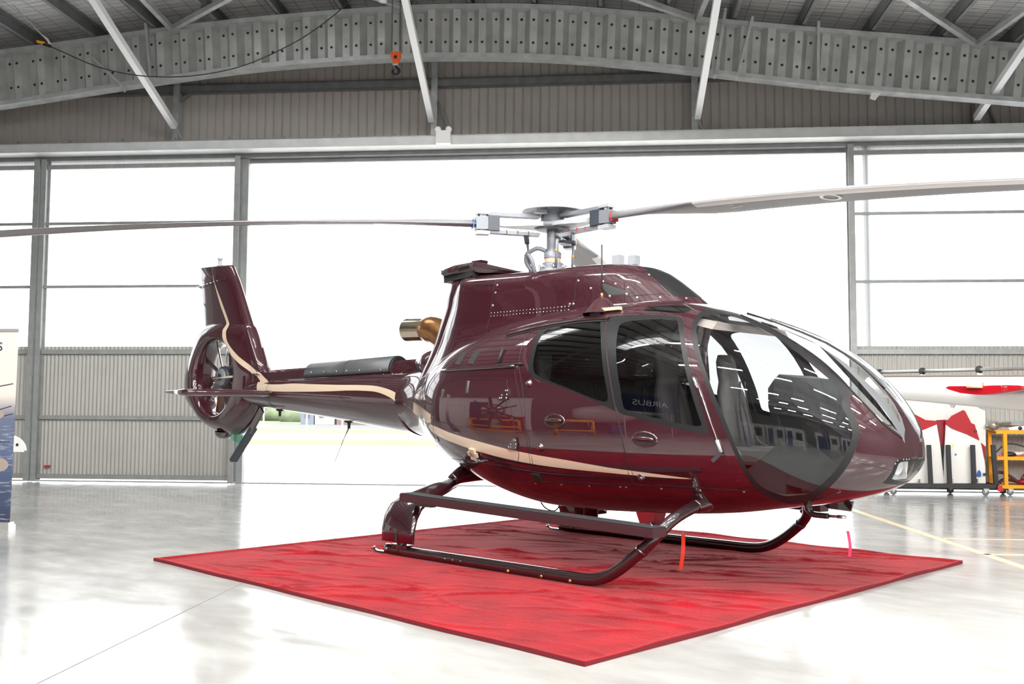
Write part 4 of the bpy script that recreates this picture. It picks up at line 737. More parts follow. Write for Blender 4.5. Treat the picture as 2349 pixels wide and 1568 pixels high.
MB().tube([Vector((-4.87, .222*math.cos(a), 1.552+.214*math.sin(a))) for a in np.linspace(-PI*.5, PI*1.5, 40)], .002, 4, cap=False).build('boom_seam', 'seam', boom)
# drive shaft fairing along the top
def spine_ring(x, zt_, zb_, w, tw):
    return [Vector((x, y, z)) for y, z in ((w, zb_), (tw+.01, zt_-.03), (tw-.02, zt_), (-tw+.02, zt_), (-tw-.01, zt_-.03), (-w, zb_))]
spn = MB().loft([spine_ring(-2.0, 1.915, 1.68, .17, .105), spine_ring(-2.45, 1.905, 1.68, .165, .10), spine_ring(-4.2, 1.87, 1.68, .125, .08), spine_ring(-5.0, 1.855, 1.68, .105, .07), spine_ring(-5.45, 1.85, 1.68, .10, .07)], smooth=False).build('shaft_fairing', 'burgundy', HELI)
MB().tube([(-2.05, -.172, 1.745), (-3.4, -.147, 1.735), (-4.7, -.118, 1.725)], .006, 5).tube([(-2.05, .172, 1.745), (-3.4, .147, 1.735), (-4.7, .118, 1.725)], .006, 5).build('fairing_flange', 'burgundy_dark', spn)
for i in range(15):
    x = -2.1-.17*i; MB().lathe((x, -.176+.0105*i*.9, 1.758-.002*i), (0, -1, .5), [(.007, 0), (.006, .003), (0, .005)], 6).build('fairing_screw', 'chrome', spn)
# dark grey cover over the shaft
def cov(x, zt_, w):
    n = 14; return [Vector((x, w*math.cos(a), zt_-.175+.175*math.sin(a))) if True else None for a in np.linspace(-.02*PI, 1.02*PI, n)]
cv = MB().loft([cov(-2.52, 1.968, .155), cov(-3.4, 1.945, .145), cov(-4.18, 1.925, .135)], smooth=True).build('shaft_cover', 'grey_cover', HELI)
MB().tube([(-3.36, .145*math.cos(a)*1.01, 1.771+.176*math.sin(a)) for a in np.linspace(0, PI, 16)], .002, 4).build('cover_joint', 'seam', cv)
MB().loft([cov(-2.49, 1.955, .15), cov(-2.52, 1.962, .152)], smooth=True).build('cover_end', 'window_frame', cv)
for x in (-2.66, -3.05, -3.3, -3.5, -3.75, -4.02): MB().lathe((x, -.150+(-x-2.6)*.008, 1.805), (0, -1, .15), [(.010, 0), (.008, .005), (0, .006)], 8).build('cover_screw', 'chrome', cv)
# ------------------------------------------------------------------ fin and shrouded tail rotor
FX, FZ, FR = -6.30, 1.785, .53
def fin_sec(z):
    le = -6.06+(3.33-z)*.583; te = -7.02+max(0, (3.38-z))*.175 if z > 2.41 else -5.66
    c = le-te; th = .085+.035*(3.38-z)/1.4
    P = []
    for t, y in ((0, .22), (.12, .45), (.3, .72), (.5, .92), (.68, 1.0), (.82, .95), (.92, .72), (.97, .45), (1, 0)): P.append((te+c*t, th*y))
    return [Vector((x, y, z)) for x, y in P]+[Vector((x, -y, z)) for x, y in P[-2::-1]]
fz = [2.42, 2.5, 2.65, 2.8, 3.1, 3.36]
fin = MB().loft([fin_sec(z) for z in fz[:-1]]+[[Vector((p.x, p.y, p.z-(p.x+7.02)*.055)) for p in fin_sec(3.37)], [Vector((p.x, p.y*.6, p.z-(p.x+7.02)*.055)) for p in fin_sec(3.395)]]).build('fin', 'burgundy', HELI)
fin2 = MB().loft([fin_sec(z) for z in (1.80, 2.0, 2.2, 2.40)]+[fin_sec(2.405)]).build('fin_root', 'burgundy', HELI)
for i in range(9): MB().lathe((-6.93+i*.093, -.089+.002*abs(i-5), 3.10+.006*i), (0, -1, 0), [(.011, -.01), (.009, .004), (0, .006)], 8).build('fin_rivet', 'chrome', fin)
MB().tube([(-6.99, -.045, 3.085), (-6.5, -.1, 3.115), (-6.1, -.105, 3.145)], .003, 4).build('fin_seam', 'seam', fin)
MB().lathe((-6.45, 0, 3.355), ZX, [(.05, 0), (.05, .02), (.028, .03), (.028, .10), (.04, .105), (.04, .125), (0, .127)], 14).build('beacon', 'rotor_light', fin)
# shroud: outline radius as a function of direction, duct, lip, outer skin
OUT = [(-7.27, 1.80), (-7.27, 1.60), (-7.2, 1.45), (-7.0, 1.32), (-6.75, 1.16), (-6.45, 1.06), (-6.1, 1.0), (-5.85, .985), (-5.65, 1.08), (-5.45, 1.22), (-5.33, 1.36), (-5.25, 1.6), (-5.25, 1.85), (-5.35, 2.1), (-5.5, 2.4), (-5.65, 2.52), (-6.0, 2.56), (-6.45, 2.56), (-6.80, 2.5), (-6.93, 2.33), (-7.1, 2.1), (-7.22, 1.92)]
oc = spline([(x, 0, z) for x, z in OUT], 5, True)
oa = sorted([(math.atan2(p.z-FZ, p.x-FX), math.hypot(p.x-FX, p.z-FZ)) for p in oc]); OA = np.array([a for a, r in oa]); OR_ = np.array([r for a, r in oa])
def rout(a): return float(np.interp(a, np.concatenate([OA-2*PI, OA, OA+2*PI]), np.tile(OR_, 3)))
NA = 96; rg = []
for k in range(NA):
    a = -PI+2*PI*k/NA; R = rout(a); prof = []
    half = [(FR-.015, 0), (FR-.015, -.10), (FR, -.155), (FR+.025, -.18), (FR+.06, -.185), (FR+.06+(R-FR-.06)*.35, -.165), (FR+.06+(R-FR-.06)*.7, -.12), (R-.012, -.06), (R, 0)]
    prof = half+[(r, -y) for r, y in half[-2:0:-1]]
    rg.append([Vector((FX+r*math.cos(a), y, FZ+r*math.sin(a))) for r, y in prof])
shroud = MB().loft(rg+[rg[0]], caps=False).build('tail_rotor_shroud', 'burgundy', HELI)
hub = MB().lathe((FX, .04, FZ), (0, -1, 0), [(0, .085), (.10, .08), (.145, .06), (.16, .03), (.165, -.12)], 28).build('tail_rotor_hub', 'rotor_dark', HELI)
MB().lathe((FX, .04, FZ), (0, -1, 0), [(.05, .094), (.12, .092), (.125, .07)], 24).build('hub_cap', 'rotor_grey', hub)
for k in range(10):
    a0 = math.radians([8, 40, 82, 113, 152, 190, 218, 258, 292, 333][k]); d = Vector((math.cos(a0), 0, math.sin(a0))); t = Vector((-math.sin(a0), 0, math.cos(a0)))
    rr = []
    for r, w in ((.15, .045), (.2, .06), (.35, .062), (.505, .062)):
        c = Vector((FX, .02, FZ))+d*r; e = t*math.cos(.5)+Vector((0, 1, 0))*math.sin(.5); nn = d.cross(e)
        rr.append([c+e*w, c+nn*.012, c-e*w, c-nn*.012])
    MB().loft(rr, smooth=False).build('tail_rotor_blade', 'burgundy_dark', hub)
for a0 in (0.02, 1.7, 3.6, 5.2):
    d = Vector((math.cos(a0), 0, math.sin(a0))); MB().tube([Vector((FX, .13, FZ))+d*.1, Vector((FX, .13, FZ))+d*.53], .022, 8).build('stator_vane', 'burgundy_dark', shroud)
MB().tube([(FX-.12, -.085, FZ-.02), (FX+.50, -.08, FZ+.005)], .014, 8).build('hub_rod', 'cream_decal', hub)
# tail bumper with lamp below the shroud
MB().beam((-5.50, -.0, 1.09), (-5.98, 0, .64), .05, .10, (0, 1, 0)).build('tail_bumper', 'rotor_dark', HELI)
MB().beam((-5.25, -.03, 1.34), (-5.53, -.03, 1.04), .09, .03, (0, 1, 0)).build('bumper_strake', 'burgundy', HELI)
MB().lathe((-5.80, -.02, 1.0), (-.1, -.2, -1), [(.12, 0), (.12, .04), (.09, .10), (0, .12)], 16).build('tail_lamp', 'green_lens', HELI)
MB().lathe((-6.2, -.02, 1.03), (-.1, 0, -1), [(.13, 0), (.12, .05), (.08, .09), (0, .09)], 14).build('bumper_housing', 'burgundy_dark', HELI)
# horizontal stabiliser
for s in (-1, 1):
    rr = []
    for y, xl, xt in ((.12, -4.70, -5.18), (.30, -4.70, -5.18), (1.30, -4.73, -5.17), (1.36, -4.76, -5.17), (1.40, -4.84, -5.14)):
        P = []
        for t, u, l in ((0, 0, 0), (.04, .022, -.026), (.15, .036, -.044), (.4, .034, -.046), (.7, .02, -.026), (1, .003, -.003)): P.append((t, u, l))
        sc = 1 if y < 1.39 else .3
        ring = [Vector((xl+(xt-xl)*t, s*y, 1.55+u*sc)) for t, u, l in P]+[Vector((xl+(xt-xl)*t, s*y, 1.55+l*sc)) for t, u, l in P[-1:0:-1]]; rr.append(ring)
    st = MB().loft(rr).build('stabiliser', 'burgundy', HELI)
    MB().loft([[Vector((-4.98, s*1.385, 1.53)), Vector((-5.28, s*1.40, 1.555)), Vector((-5.28, s*1.41, 1.56)), Vector((-4.98, s*1.395, 1.565))], [Vector((-4.95, s*1.37, 1.515)), Vector((-5.27, s*1.37, 1.535)), Vector((-5.27, s*1.37, 1.56)), Vector((-4.95, s*1.37, 1.575))]], smooth=False).build('tip_plate', 'burgundy_dark', st)
    MB().lathe((-4.98, s*1.40, 1.545), (.2, s, 0), [(.03, -.02), (.026, .01), (.012, .025), (0, .028)], 12).build('position_lamp', 'clear_glass' if s > 0 else 'lamp_white', st)
    MB().lathe((-4.95, s*.19, 1.55), (0, s, 0), [(.30, 0), (.30, .01), (.28, .012)], 4) if False else None
# boom stripe as a thin decal following the boom, fin stripe following fin and shroud
from mathutils.bvhtree import BVHTree
def bvh(objs):
    V, F = [], []
    for o in objs:
        k = len(V); w = WLOC[o.name]; V += [v.co+w for v in o.data.vertices]; F += [[i+k for i in p.vertices] for p in o.data.polygons]
    return BVHTree.FromPolygons(V, F)
def decal(name, upper, lower, tree, m, parent, left=True, n=5, across=5, off=.004):
    for s in ((-1, 1) if left else (-1,)):
        up = spline([(x, 0, z) for x, z in upper], n); lo = spline([(x, 0, z) for x, z in lower], n); b = MB(); vs = []; nl_ = []
        for p, q in zip(up, lo):
            for j in range(across+1):
                c = p.lerp(q, j/across); h = tree.ray_cast(Vector((c.x, s*1.5, c.z)), Vector((0, -s, 0)))
                vs.append((h[0]+h[1]*(off if h[1].y*s > 0 else -off)) if h[0] else Vector((c.x, s*.05, c.z)))
        k = across+1; b.add(vs, [(i*k+j, i*k+j+1, (i+1)*k+j+1, (i+1)*k+j) for i in range(len(up)-1) for j in range(across)], 0, True); b.build(name, m, parent)
TB = bvh([boom, cab]); TF = None
decal('boom_stripe', [(-5.21, 1.70), (-4.9, 1.666), (-4.6, 1.659), (-4.3, 1.665), (-3.8, 1.649), (-3.3, 1.635), (-2.9, 1.628), (-2.57, 1.614), (-2.3, 1.575), (-2.1, 1.525)], [(-5.12, 1.583), (-4.79, 1.574), (-4.37, 1.565), (-3.87, 1.561), (-3.41, 1.562), (-3.1, 1.567), (-2.8, 1.563), (-2.5, 1.545), (-2.25, 1.49), (-2.1, 1.43)], bvh([boom]), 'cream_decal', HELI)
FLt = [(-6.50, 3.23), (-6.43, 3.09), (-6.25, 2.79), (-6.06, 2.53), (-6.06, 2.42), (-6.0, 2.28), (-5.84, 2.11), (-5.62, 1.96), (-5.35, 1.81), (-5.12, 1.67)]
FRt = [(-6.49, 3.23), (-6.41, 3.09), (-6.15, 2.75), (-5.98, 2.51), (-5.97, 2.40), (-5.88, 2.24), (-5.63, 2.05), (-5.29, 1.86), (-5.09, 1.75), (-4.92, 1.69)]
decal('fin_stripe', FLt, FRt, bvh([fin, shroud, spn, boom, fin2]), 'cream_decal', HELI)
# ------------------------------------------------------------------ engine cowling
CL = [(1.62, -1.86, 1.5, .68, 2.0), (1.75, -1.80, 1.5, .64, 2.0), (1.92, -1.74, 1.5, .56, 2.0), (2.05, -1.70, 1.55, .51, 2.1), (2.2, -1.66, 1.66, .47, 2.2), (2.35, -1.60, 1.47, .45, 2.3), (2.5, -1.545, 1.27, .435, 2.4), (2.58, -1.52, 1.15, .42, 2.4), (2.64, -1.51, 1.02, .39, 2.4), (2.68, -1.50, .86, .32, 2.3), (2.705, -1.48, .70, .20, 2.2), (2.712, -1.4, .5, .04, 2.0)]
def cowl_ring(z, xr, xf, w, e, n=120, off=0.):
    xa, xb = -1.05, .30; P = []
    for k in range(n):
        a = 2*PI*k/n; c, s = math.cos(a), math.sin(a); ee = e if c < 0 else 2.15
        q = math.copysign(abs(c)**(2/ee), c); x = xb+(xf-xb)*q if c >= 0 else xa+(xa-xr)*q
        t = max(0., min(1., (-x-.2)/1.3)); zz = z+(.055*t if z > 2.45 else 0)
        if abs(c) < 1e-6: x = 0
        y = w*math.copysign(abs(s)**(2/ee), s)
        P.append(Vector((x, y, zz)))
    # spread points along the straight sides
    return P
def cowl_ring2(z, xr, xf, w, e):
    xa, xb = -1.05, .30; P = []
    m = 34
    for k in range(m+1):
        a = -PI/2+PI*k/m; c, s = math.cos(a), math.sin(a); P.append((xb+(xf-xb)*abs(c)**(2/2.15), w*math.copysign(abs(s)**(2/2.15), s)))
    rear = []
    xc, wc = xr+.27, w*.70
    for k in range(1, 13): t = k/12; x = xb+(xa-xb)*t; rear.append((x, w*(1-.03*t*t)))
    for k in range(1, 11): t = k/10; rear.append((xa+(xc-xa)*t, w*.97+(wc-w*.97)*(t**1.6)))
    for k in range(1, 15): a = PI/2*k/14; rear.append((xc-(xc-xr)*math.sin(a), wc*math.cos(a)**.85 if k < 14 else 0.))
    P += rear+[(x, -y) for x, y in rear[-2::-1]][:-1]
    return [Vector((x, y, z+(.055*max(0., min(1., (-x-.2)/1.3)) if z > 2.45 else 0))) for x, y in P]
zs = [r[0] for r in CL]; rg = []
for z in np.concatenate([np.linspace(1.62, 2.5, 23)[:-1], np.linspace(2.5, 2.712, 14)]):
    rg.append(cowl_ring2(*[float(z)]+[float(np.interp(z, zs, [r[i] for r in CL])) for i in (1, 2, 3, 4)]))
b = MB().loft(rg, caps=True); bs = MB(); bs.v = b.v; keep, scr = [], []
for i, f in enumerate(b.f):
    c = sum((Vector(b.v[k]) for k in f), Vector())/len(f)
    (scr if (len(f) == 4 and c.z > 2.33 and c.x > 1.05+(2.59-c.z)*1.2 and c.x > .9) else keep).append(i)
def sub(ids):
    m = MB(); used = {}
    for i in ids:
        f = []
        for k in b.f[i]:
            if k not in used: used[k] = len(m.v); m.v.append(b.v[k])
            f.append(used[k])
        m.f.append(f); m.m.append(0); m.sm.append(True)
    return m
cowl = sub(keep).build('engine_cowling', 'burgundy', HELI)
sub(scr).build('intake_screen', 'window_frame', cowl)
TC = bvh([cowl])
def on_cowl(x, z, off=.003, y0=-1.5):
    h = TC.ray_cast(Vector((x, y0, z)), Vector((0, 1 if y0 < 0 else -1, 0)))
    while h[0] is None: x -= .01; h = TC.ray_cast(Vector((x, y0, z)), Vector((0, 1 if y0 < 0 else -1, 0)))
    n = h[1]
    if n.y*y0 < 0: n = -n
    return h[0]+n*off, n
def cline(pts, name, r=.0022, n=8):
    q = []
    for (x0, z0), (x1, z1) in zip(pts[:-1], pts[1:]):
        for t in range(n): q.append(on_cowl(x0+(x1-x0)*t/n, z0+(z1-z0)*t/n, .0)[0])
    q.append(on_cowl(*pts[-1], .0)[0]); MB().tube(q, r, 5, cap=False).build(name, 'seam', cowl)
cline([(-.58, 2.655), (-.60, 2.45), (-.62, 2.29), (-.64, 2.10), (-.66, 1.99)], 'panel_seam'); cline([(-.62, 2.285), (0, 2.285), (.45, 2.285)], 'panel_seam'); cline([(.47, 2.62), (.45, 2.45), (.45, 2.285)], 'panel_seam')
cline([(.75, 2.55), (1.0, 2.55), (1.08, 2.555)], 'panel_seam', .003); cline([(1.03, 2.545), (1.04, 2.39)], 'panel_seam', .003); cline([(.98, 2.355), (1.15, 2.36), (1.30, 2.365)], 'panel_seam', .003); cline([(1.05, 2.59), (1.2, 2.465), (1.34, 2.345)], 'screen_edge', .004)
for i in range(24):
    for dz in (-.016, .016):
        p, n = on_cowl(-.6+i*.043, 2.285+dz, 0); MB().lathe(p, n, [(.006, 0), (.004, .003), (0, .004)], 6).build('cowl_rivet', 'chrome', cowl)
for x, z in ((-.555, 2.575), (-.565, 2.50), (-.59, 2.375), (.475, 2.53), (.40, 2.32), (.44, 2.32), (.62, 2.45), (.735, 2.505), (.86, 2.475), (.98, 2.435), (.98, 2.375), (.82, 2.365), (1.08, 2.34), (1.27, 2.335), (1.45, 2.325), (.72, 2.33), (1.27, 2.555)):
    p, n = on_cowl(x, z, -.004); MB().lathe(p, n, [(.014, 0), (.013, .006), (.008, .010), (0, .010)], 10).build('cowl_fastener', 'chrome', cowl)
def cpatch(poly, name, m, off=.004):
    from mathutils.geometry import delaunay_2d_cdt as cdt
    P = [Vector(p) for p in poly]; x0 = min(p.x for p in P); x1 = max(p.x for p in P); z0 = min(p.y for p in P); z1 = max(p.y for p in P); g = []
    for i in range(1, 12):
        for j in range(1, 8):
            q = (x0+(x1-x0)*i/12, z0+(z1-z0)*j/8)
            if inpoly(np.array([q]), [tuple(p) for p in P])[0]: g.append(Vector(q))
    v, _, f, _, _, _ = cdt(P+g, [(i, (i+1) % len(P)) for i in range(len(P))], [], 1, 1e-5)
    bb = MB(); bb.add([on_cowl(q.x, q.y, off)[0] for q in v], [tuple(t) for t in f], 0, True); bb.build(name, m, cowl)
cpatch([(.725, 2.488), (.79, 2.47), (.9, 2.43), (1.03, 2.385), (1.0, 2.372), (.82, 2.372), (.76, 2.43)], 'side_scoop', 'bolt_dark')
cpatch([(-.43+.022*math.cos(a), 2.08+.03*math.sin(a)) for a in np.linspace(0, 2*PI, 15)[:-1]], 'drain_hole', 'bolt_dark')
cpatch([(-.85+.04*math.cos(a), 1.955+.035*math.sin(a)) for a in np.linspace(0, 2*PI, 15)[:-1]], 'drain_hole', 'bolt_dark')
# intake tray on the rear top of the cowling
tr = MB().loft([[Vector((x, s*w*abs(1)**1, z)) for s, w, z in ((1, wd, zb_), (1, wd+.02, (zb_+zt_)/2), (1, wd-.02, zt_), (-1, wd-.02, zt_), (-1, wd+.02, (zb_+zt_)/2), (-1, wd, zb_))] for x, wd, zb_, zt_ in ((-1.60, .10, 2.765, 2.79), (-1.58, .20, 2.755, 2.81), (-1.5, .27, 2.76, 2.835), (-1.3, .31, 2.765, 2.855), (-1.0, .31, 2.765, 2.865), (-.93, .29, 2.745, 2.85), (-.55, .14, 2.72, 2.745))], smooth=False).build('intake_tray', 'burgundy_dark', HELI)
for x0, x1, m in ((-1.54, -1.50, 'black_gloss'), (-1.52, -1.38, 'black_gloss'), (-1.36, -1.22, 'burgundy'), (-1.2, -1.05, 'black_gloss')):
    wd_ = lambda x: float(np.interp(x, [-1.6, -1.58, -1.5, -1.3, -1.0], [.1, .2, .27, .31, .31]))+.016
    MB().beam((x0, -wd_(x0), 2.795), (x1, -wd_(x1), 2.81), .012, .035).build('tray_slot', m, tr)
MB().box((-1.12, -.1, 2.88), (.14, .10, .05)).build('tray_box', 'burgundy', tr)
MB().loft([[Vector((x, s*w, z)) for s, z in ((-1, z0), (-1, z1), (1, z1), (1, z0))] for x, w, z0, z1 in ((-1.56, .2, 2.70, 2.76), (-1.0, .33, 2.715, 2.765))], smooth=False).build('tray_gap', 'bolt_dark', tr)
for y in (-.05, .06): MB().box((.69+y*.9, y, 2.745), (.085, .08, .085)).build('cowl_lamp', 'rotor_light', cowl)
# exhaust
ex = MB().lathe((-2.06, 0, 2.24), (-1, 0, .03), [(.118, 0), (.125, .01), (.127, .30), (.130, .305), (.118, .305), (.112, .02)], 40).build('exhaust_pipe', 'exhaust_steel', HELI)
MB().lathe((-2.06, 0, 2.24), (-1, 0, .03), [(.110, .05), (0, .04)], 32).build('exhaust_bore', 'exhaust_dark', ex)
MB().tube(spline([(-2.08, 0, 2.24), (-1.98, 0, 2.235), (-1.85, 0, 2.20), (-1.68, 0, 2.10)], 5), [.124, .126, .13, .136, .142, .148]+[.15]*10, 32).build('exhaust_elbow', 'copper', ex)
# rear fairing between cowling and boom
rf = MB().loft([ell(-1.55, 0, 1.80, .40, .20, 36), ell(-1.8, 0, 1.84, .32, .18, 36), ell(-1.98, 0, 1.85, .22, .13, 36), ell(-2.08, 0, 1.84, .15, .09, 36), ell(-2.11, 0, 1.83, .06, .04, 36)]).build('rear_fairing', 'burgundy', HELI)
h = bvh([rf]).ray_cast(Vector((-1.9, -1, 1.80)), Vector((0, 1, 0)))
if h[0]: MB().lathe(h[0], h[1], [(.0, .004), (.035, .003), (.036, 0)], 14).build('vent_hole', 'bolt_dark', rf)
# ------------------------------------------------------------------ mast, hub, blades
MX = Vector((-.20, 0, 0))
mast = MB().lathe(MX+ZX*2.66, ZX, [(.15, 0), (.15, .06), (.13, .075), (.13, .10), (.105, .105), (.105, .14)], 28).build('mast_base', 'rotor_grey', HELI)
MB().lathe(MX+ZX*2.80, ZX, [(.082, 0), (.082, .055)], 24).build('mast_ring', 'tan_ring', mast)
MB().lathe(MX+ZX*2.85, ZX, [(.088, 0), (.088, .05), (.06, .075), (.06, .30)], 24).build('mast_tube', 'rotor_grey', mast)
for k in range(8):
    a = 2*PI*k/8; MB().lathe(MX+ZX*2.75+Vector((math.cos(a)*.13, math.sin(a)*.13, 0)), ZX, [(.012, 0), (.012, .03), (0, .032)], 8).build('base_bolt', 'chrome', mast)
hubz = 3.165
cap = MB().lathe(MX+ZX*3.30, ZX, [(0, .072), (.15, .06), (.27, .022), (.300, .004), (.306, .008), (.300, .022), (.24, .052), (.15, .076), (.06, .088), (0, .09)], 48).build('rotor_cap', 'rotor_light', HELI)
MB().lathe(MX+ZX*3.20, ZX, [(.12, 0), (.12, .10), (.19, .11)], 24).build('cap_mount', 'rotor_grey', cap)
MB().box(MX+Vector((.0, -.16, 3.305)), (.10, .05, .075), (Vector((.727, .686, 0)), Vector((-.686, .727, 0)), ZX)).build('cap_block', 'rotor_light', cap)
star = MB().lathe(MX+ZX*3.13, ZX, [(.05, 0), (.16, .0), (.20, .02), (.20, .05), (.16, .07), (.05, .075)], 36).build('rotor_head', 'rotor_grey', HELI)
PSI = [-3.5, 116.5, 236.5]; DROOP = (.0138, .0138, .0122)
BAND = ('red_mark', 'yellow', 'blue_mark')
for k in range(3):
    a = math.radians(PSI[k]); d = Vector((math.cos(a), math.sin(a), 0)); t = Vector((math.sin(a), -math.cos(a), 0))   # t towards the leading edge (clockwise)
    def P(r, s, z): return MX+d*r+t*s+ZX*z
    MB().beam(P(.14, 0, 3.255), P(.66, 0, 3.255), .10, .035).build('sleeve_plate', 'rotor_grey', star); MB().beam(P(.14, 0, 3.075), P(.66, 0, 3.085), .09, .032).build('sleeve_plate', 'rotor_grey', star)
    MB().loft([[P(r, -w, z-.02), P(r, w, z-.02), P(r, w, z+.02), P(r, -w, z+.02)] for r, w, z in ((.10, .15, 3.165), (.24, .13, 3.165), (.38, .085, 3.16), (.50, .045, 3.16), (.60, .045, 3.165))], smooth=False).build('star_arm', 'rotor_light', star)
    MB().beam(P(.55, 0, 3.165), P(.66, 0, 3.165), .13, .145).build('damper_block', 'rotor_dark', star)
    MB().beam(P(.66, 0, 3.165), P(.78, 0, 3.16), .115, .125).build('root_clamp', 'rotor_grey', star)
    for s in (-.035, .035):
        MB().tube([P(.73, s, 3.055), P(.73, s, 3.27)], .017, 10).build('clamp_bolt', 'rotor_grey', star)
    MB().box(P(.71, 0, 3.265), (.12, .11, .03), (d, t, ZX)).build('clamp_plate', 'rotor_light', star); MB().box(P(.71, 0, 3.07), (.13, .11, .035), (d, t, ZX)).build('clamp_plate', 'rotor_light', star)
    for r in (.25, .36, .47): MB().beam(P(r, 0, 3.083), P(r+.012, 0, 3.083), .094, .037).build('sleeve_band', 'red_mark' if k == 0 else 'rotor_dark', star)
    MB().beam(P(.27, .0, 3.07), P(.22, .16, 3.03), .05, .035).build('pitch_horn', 'rotor_grey', star)
    MB().tube([P(.22, .16, 3.05), P(.19, .15, 2.72)], .013, 8).build('pitch_link', 'rotor_grey', star); MB().lathe(P(.22, .16, 3.03), ZX, [(0, -.03), (.024, -.02), (.024, .02), (0, .03)], 10).build('link_end', 'rotor_dark', star)
    MB().tube([P(.205, .155, 2.88), P(.203, .155, 2.905)], .0145, 8).build('link_band', 'red_mark' if k == 2 else 'yellow', star)
    # blade
    def sec(r):
        c = float(np.interp(r, [.74, 1.15, 1.75, 2.0, 4.9, 5.2, 5.345], [.105, .115, .33, .35, .35, .33, .25])); th = float(np.interp(r, [.74, 1.15, 1.7, 5.345], [.085, .075, .048, .044]))
        pit = math.radians(float(np.interp(r, [.74, 1.2, 2.0, 5.345], [4, 9, 9.5, 1]))); z0 = 3.165-DROOP[k]*r*r+.0
        le = float(np.interp(r, [.74, 1.15, 1.75, 5.2, 5.345], [.0525, .055, .095, .0875, .06]))
        Q = []
        for u, y in ((0, 0), (.02, .22), (.08, .40), (.25, .5), (.5, .40), (.8, .16), (1, .02), (1, -.02), (.8, -.14), (.5, -.3), (.25, -.38), (.08, -.32), (.02, -.18)):
            s = le-u*c; zz = y*th
            Q.append(P(r, s*math.cos(pit)-zz*math.sin(pit)*0, z0+s*math.sin(pit)+zz))
        return Q
    rs = [.74, .95, 1.15, 1.3, 1.45, 1.6, 1.75, 2.0]+[2.0+i*.3 for i in range(1, 11)]+[5.15, 5.25, 5.32, 5.345]
    R = [sec(r) for r in rs]
    bl = MB().loft(R).build('main_blade', 'blade_under', HELI)
    ed = MB()
    ids = [10, 11, 12, 0, 1, 2]
    for i in range(6, len(rs)-2):
        def off(p, j): return p+ZX*(-.0025 if j in (11, 12, 10) else .002)
        A = [off(R[i][j], j) for j in ids]; B = [off(R[i+1][j], j) for j in ids]
        ed.add(A+B, [(j, j+1, 6+j+1, 6+j) for j in range(5)], 0, True)
    ed.build('leading_edge_strip', 'blade_edge', bl)
    MB().beam(P(.80, 0, 3.156), P(.808, 0, 3.156), .107, .088).build('blade_band', BAND[k], bl)
    if k == 0:
        rr = []
        for aa in np.linspace(0, 2*PI, 33):
            row = []
            for q in (.058, .085):
                r = 2.96+q*math.cos(aa); s = -.06+q*math.sin(aa); pit = math.radians(float(np.interp(r, [2, 5.345], [9.5, 1]))); row.append(P(r, s*math.cos(pit), 3.165-DROOP[k]*r*r+s*math.sin(pit)-.0195))
            rr.append(row)
        bb = MB(); bb.add([p for row in rr for p in row], [(2*i, 2*i+1, 2*i+3, 2*i+2) for i in range(32)]); bb.build('ring_mark', 'white_mark', bl)
        for j, (s, tx, sz) in enumerate(((-.03, 'P 10867', .034), (-.085, '355A11-0030-04', .028))):
            r = 2.02; text('blade_text', tx, P(r, s, 3.165-DROOP[k]*r*r+s*math.sin(.165)-.0205), d, -t, sz, 'white_mark', bl)
# scissors link on the swashplate
for pts in ([(-.04, -.05, 2.92), (-.12, -.10, 2.95), (-.22, -.14, 2.90)], [(-.22, -.14, 2.90), (-.24, -.12, 2.82), (-.18, -.09, 2.72)], [(-.20, -.15, 2.90), (-.15, -.14, 2.83), (-.14, -.11, 2.72)]):
    MB().tube(spline([MX+Vector(p) for p in pts], 5), .022, 8).build('scissor_link', 'rotor_grey', mast)
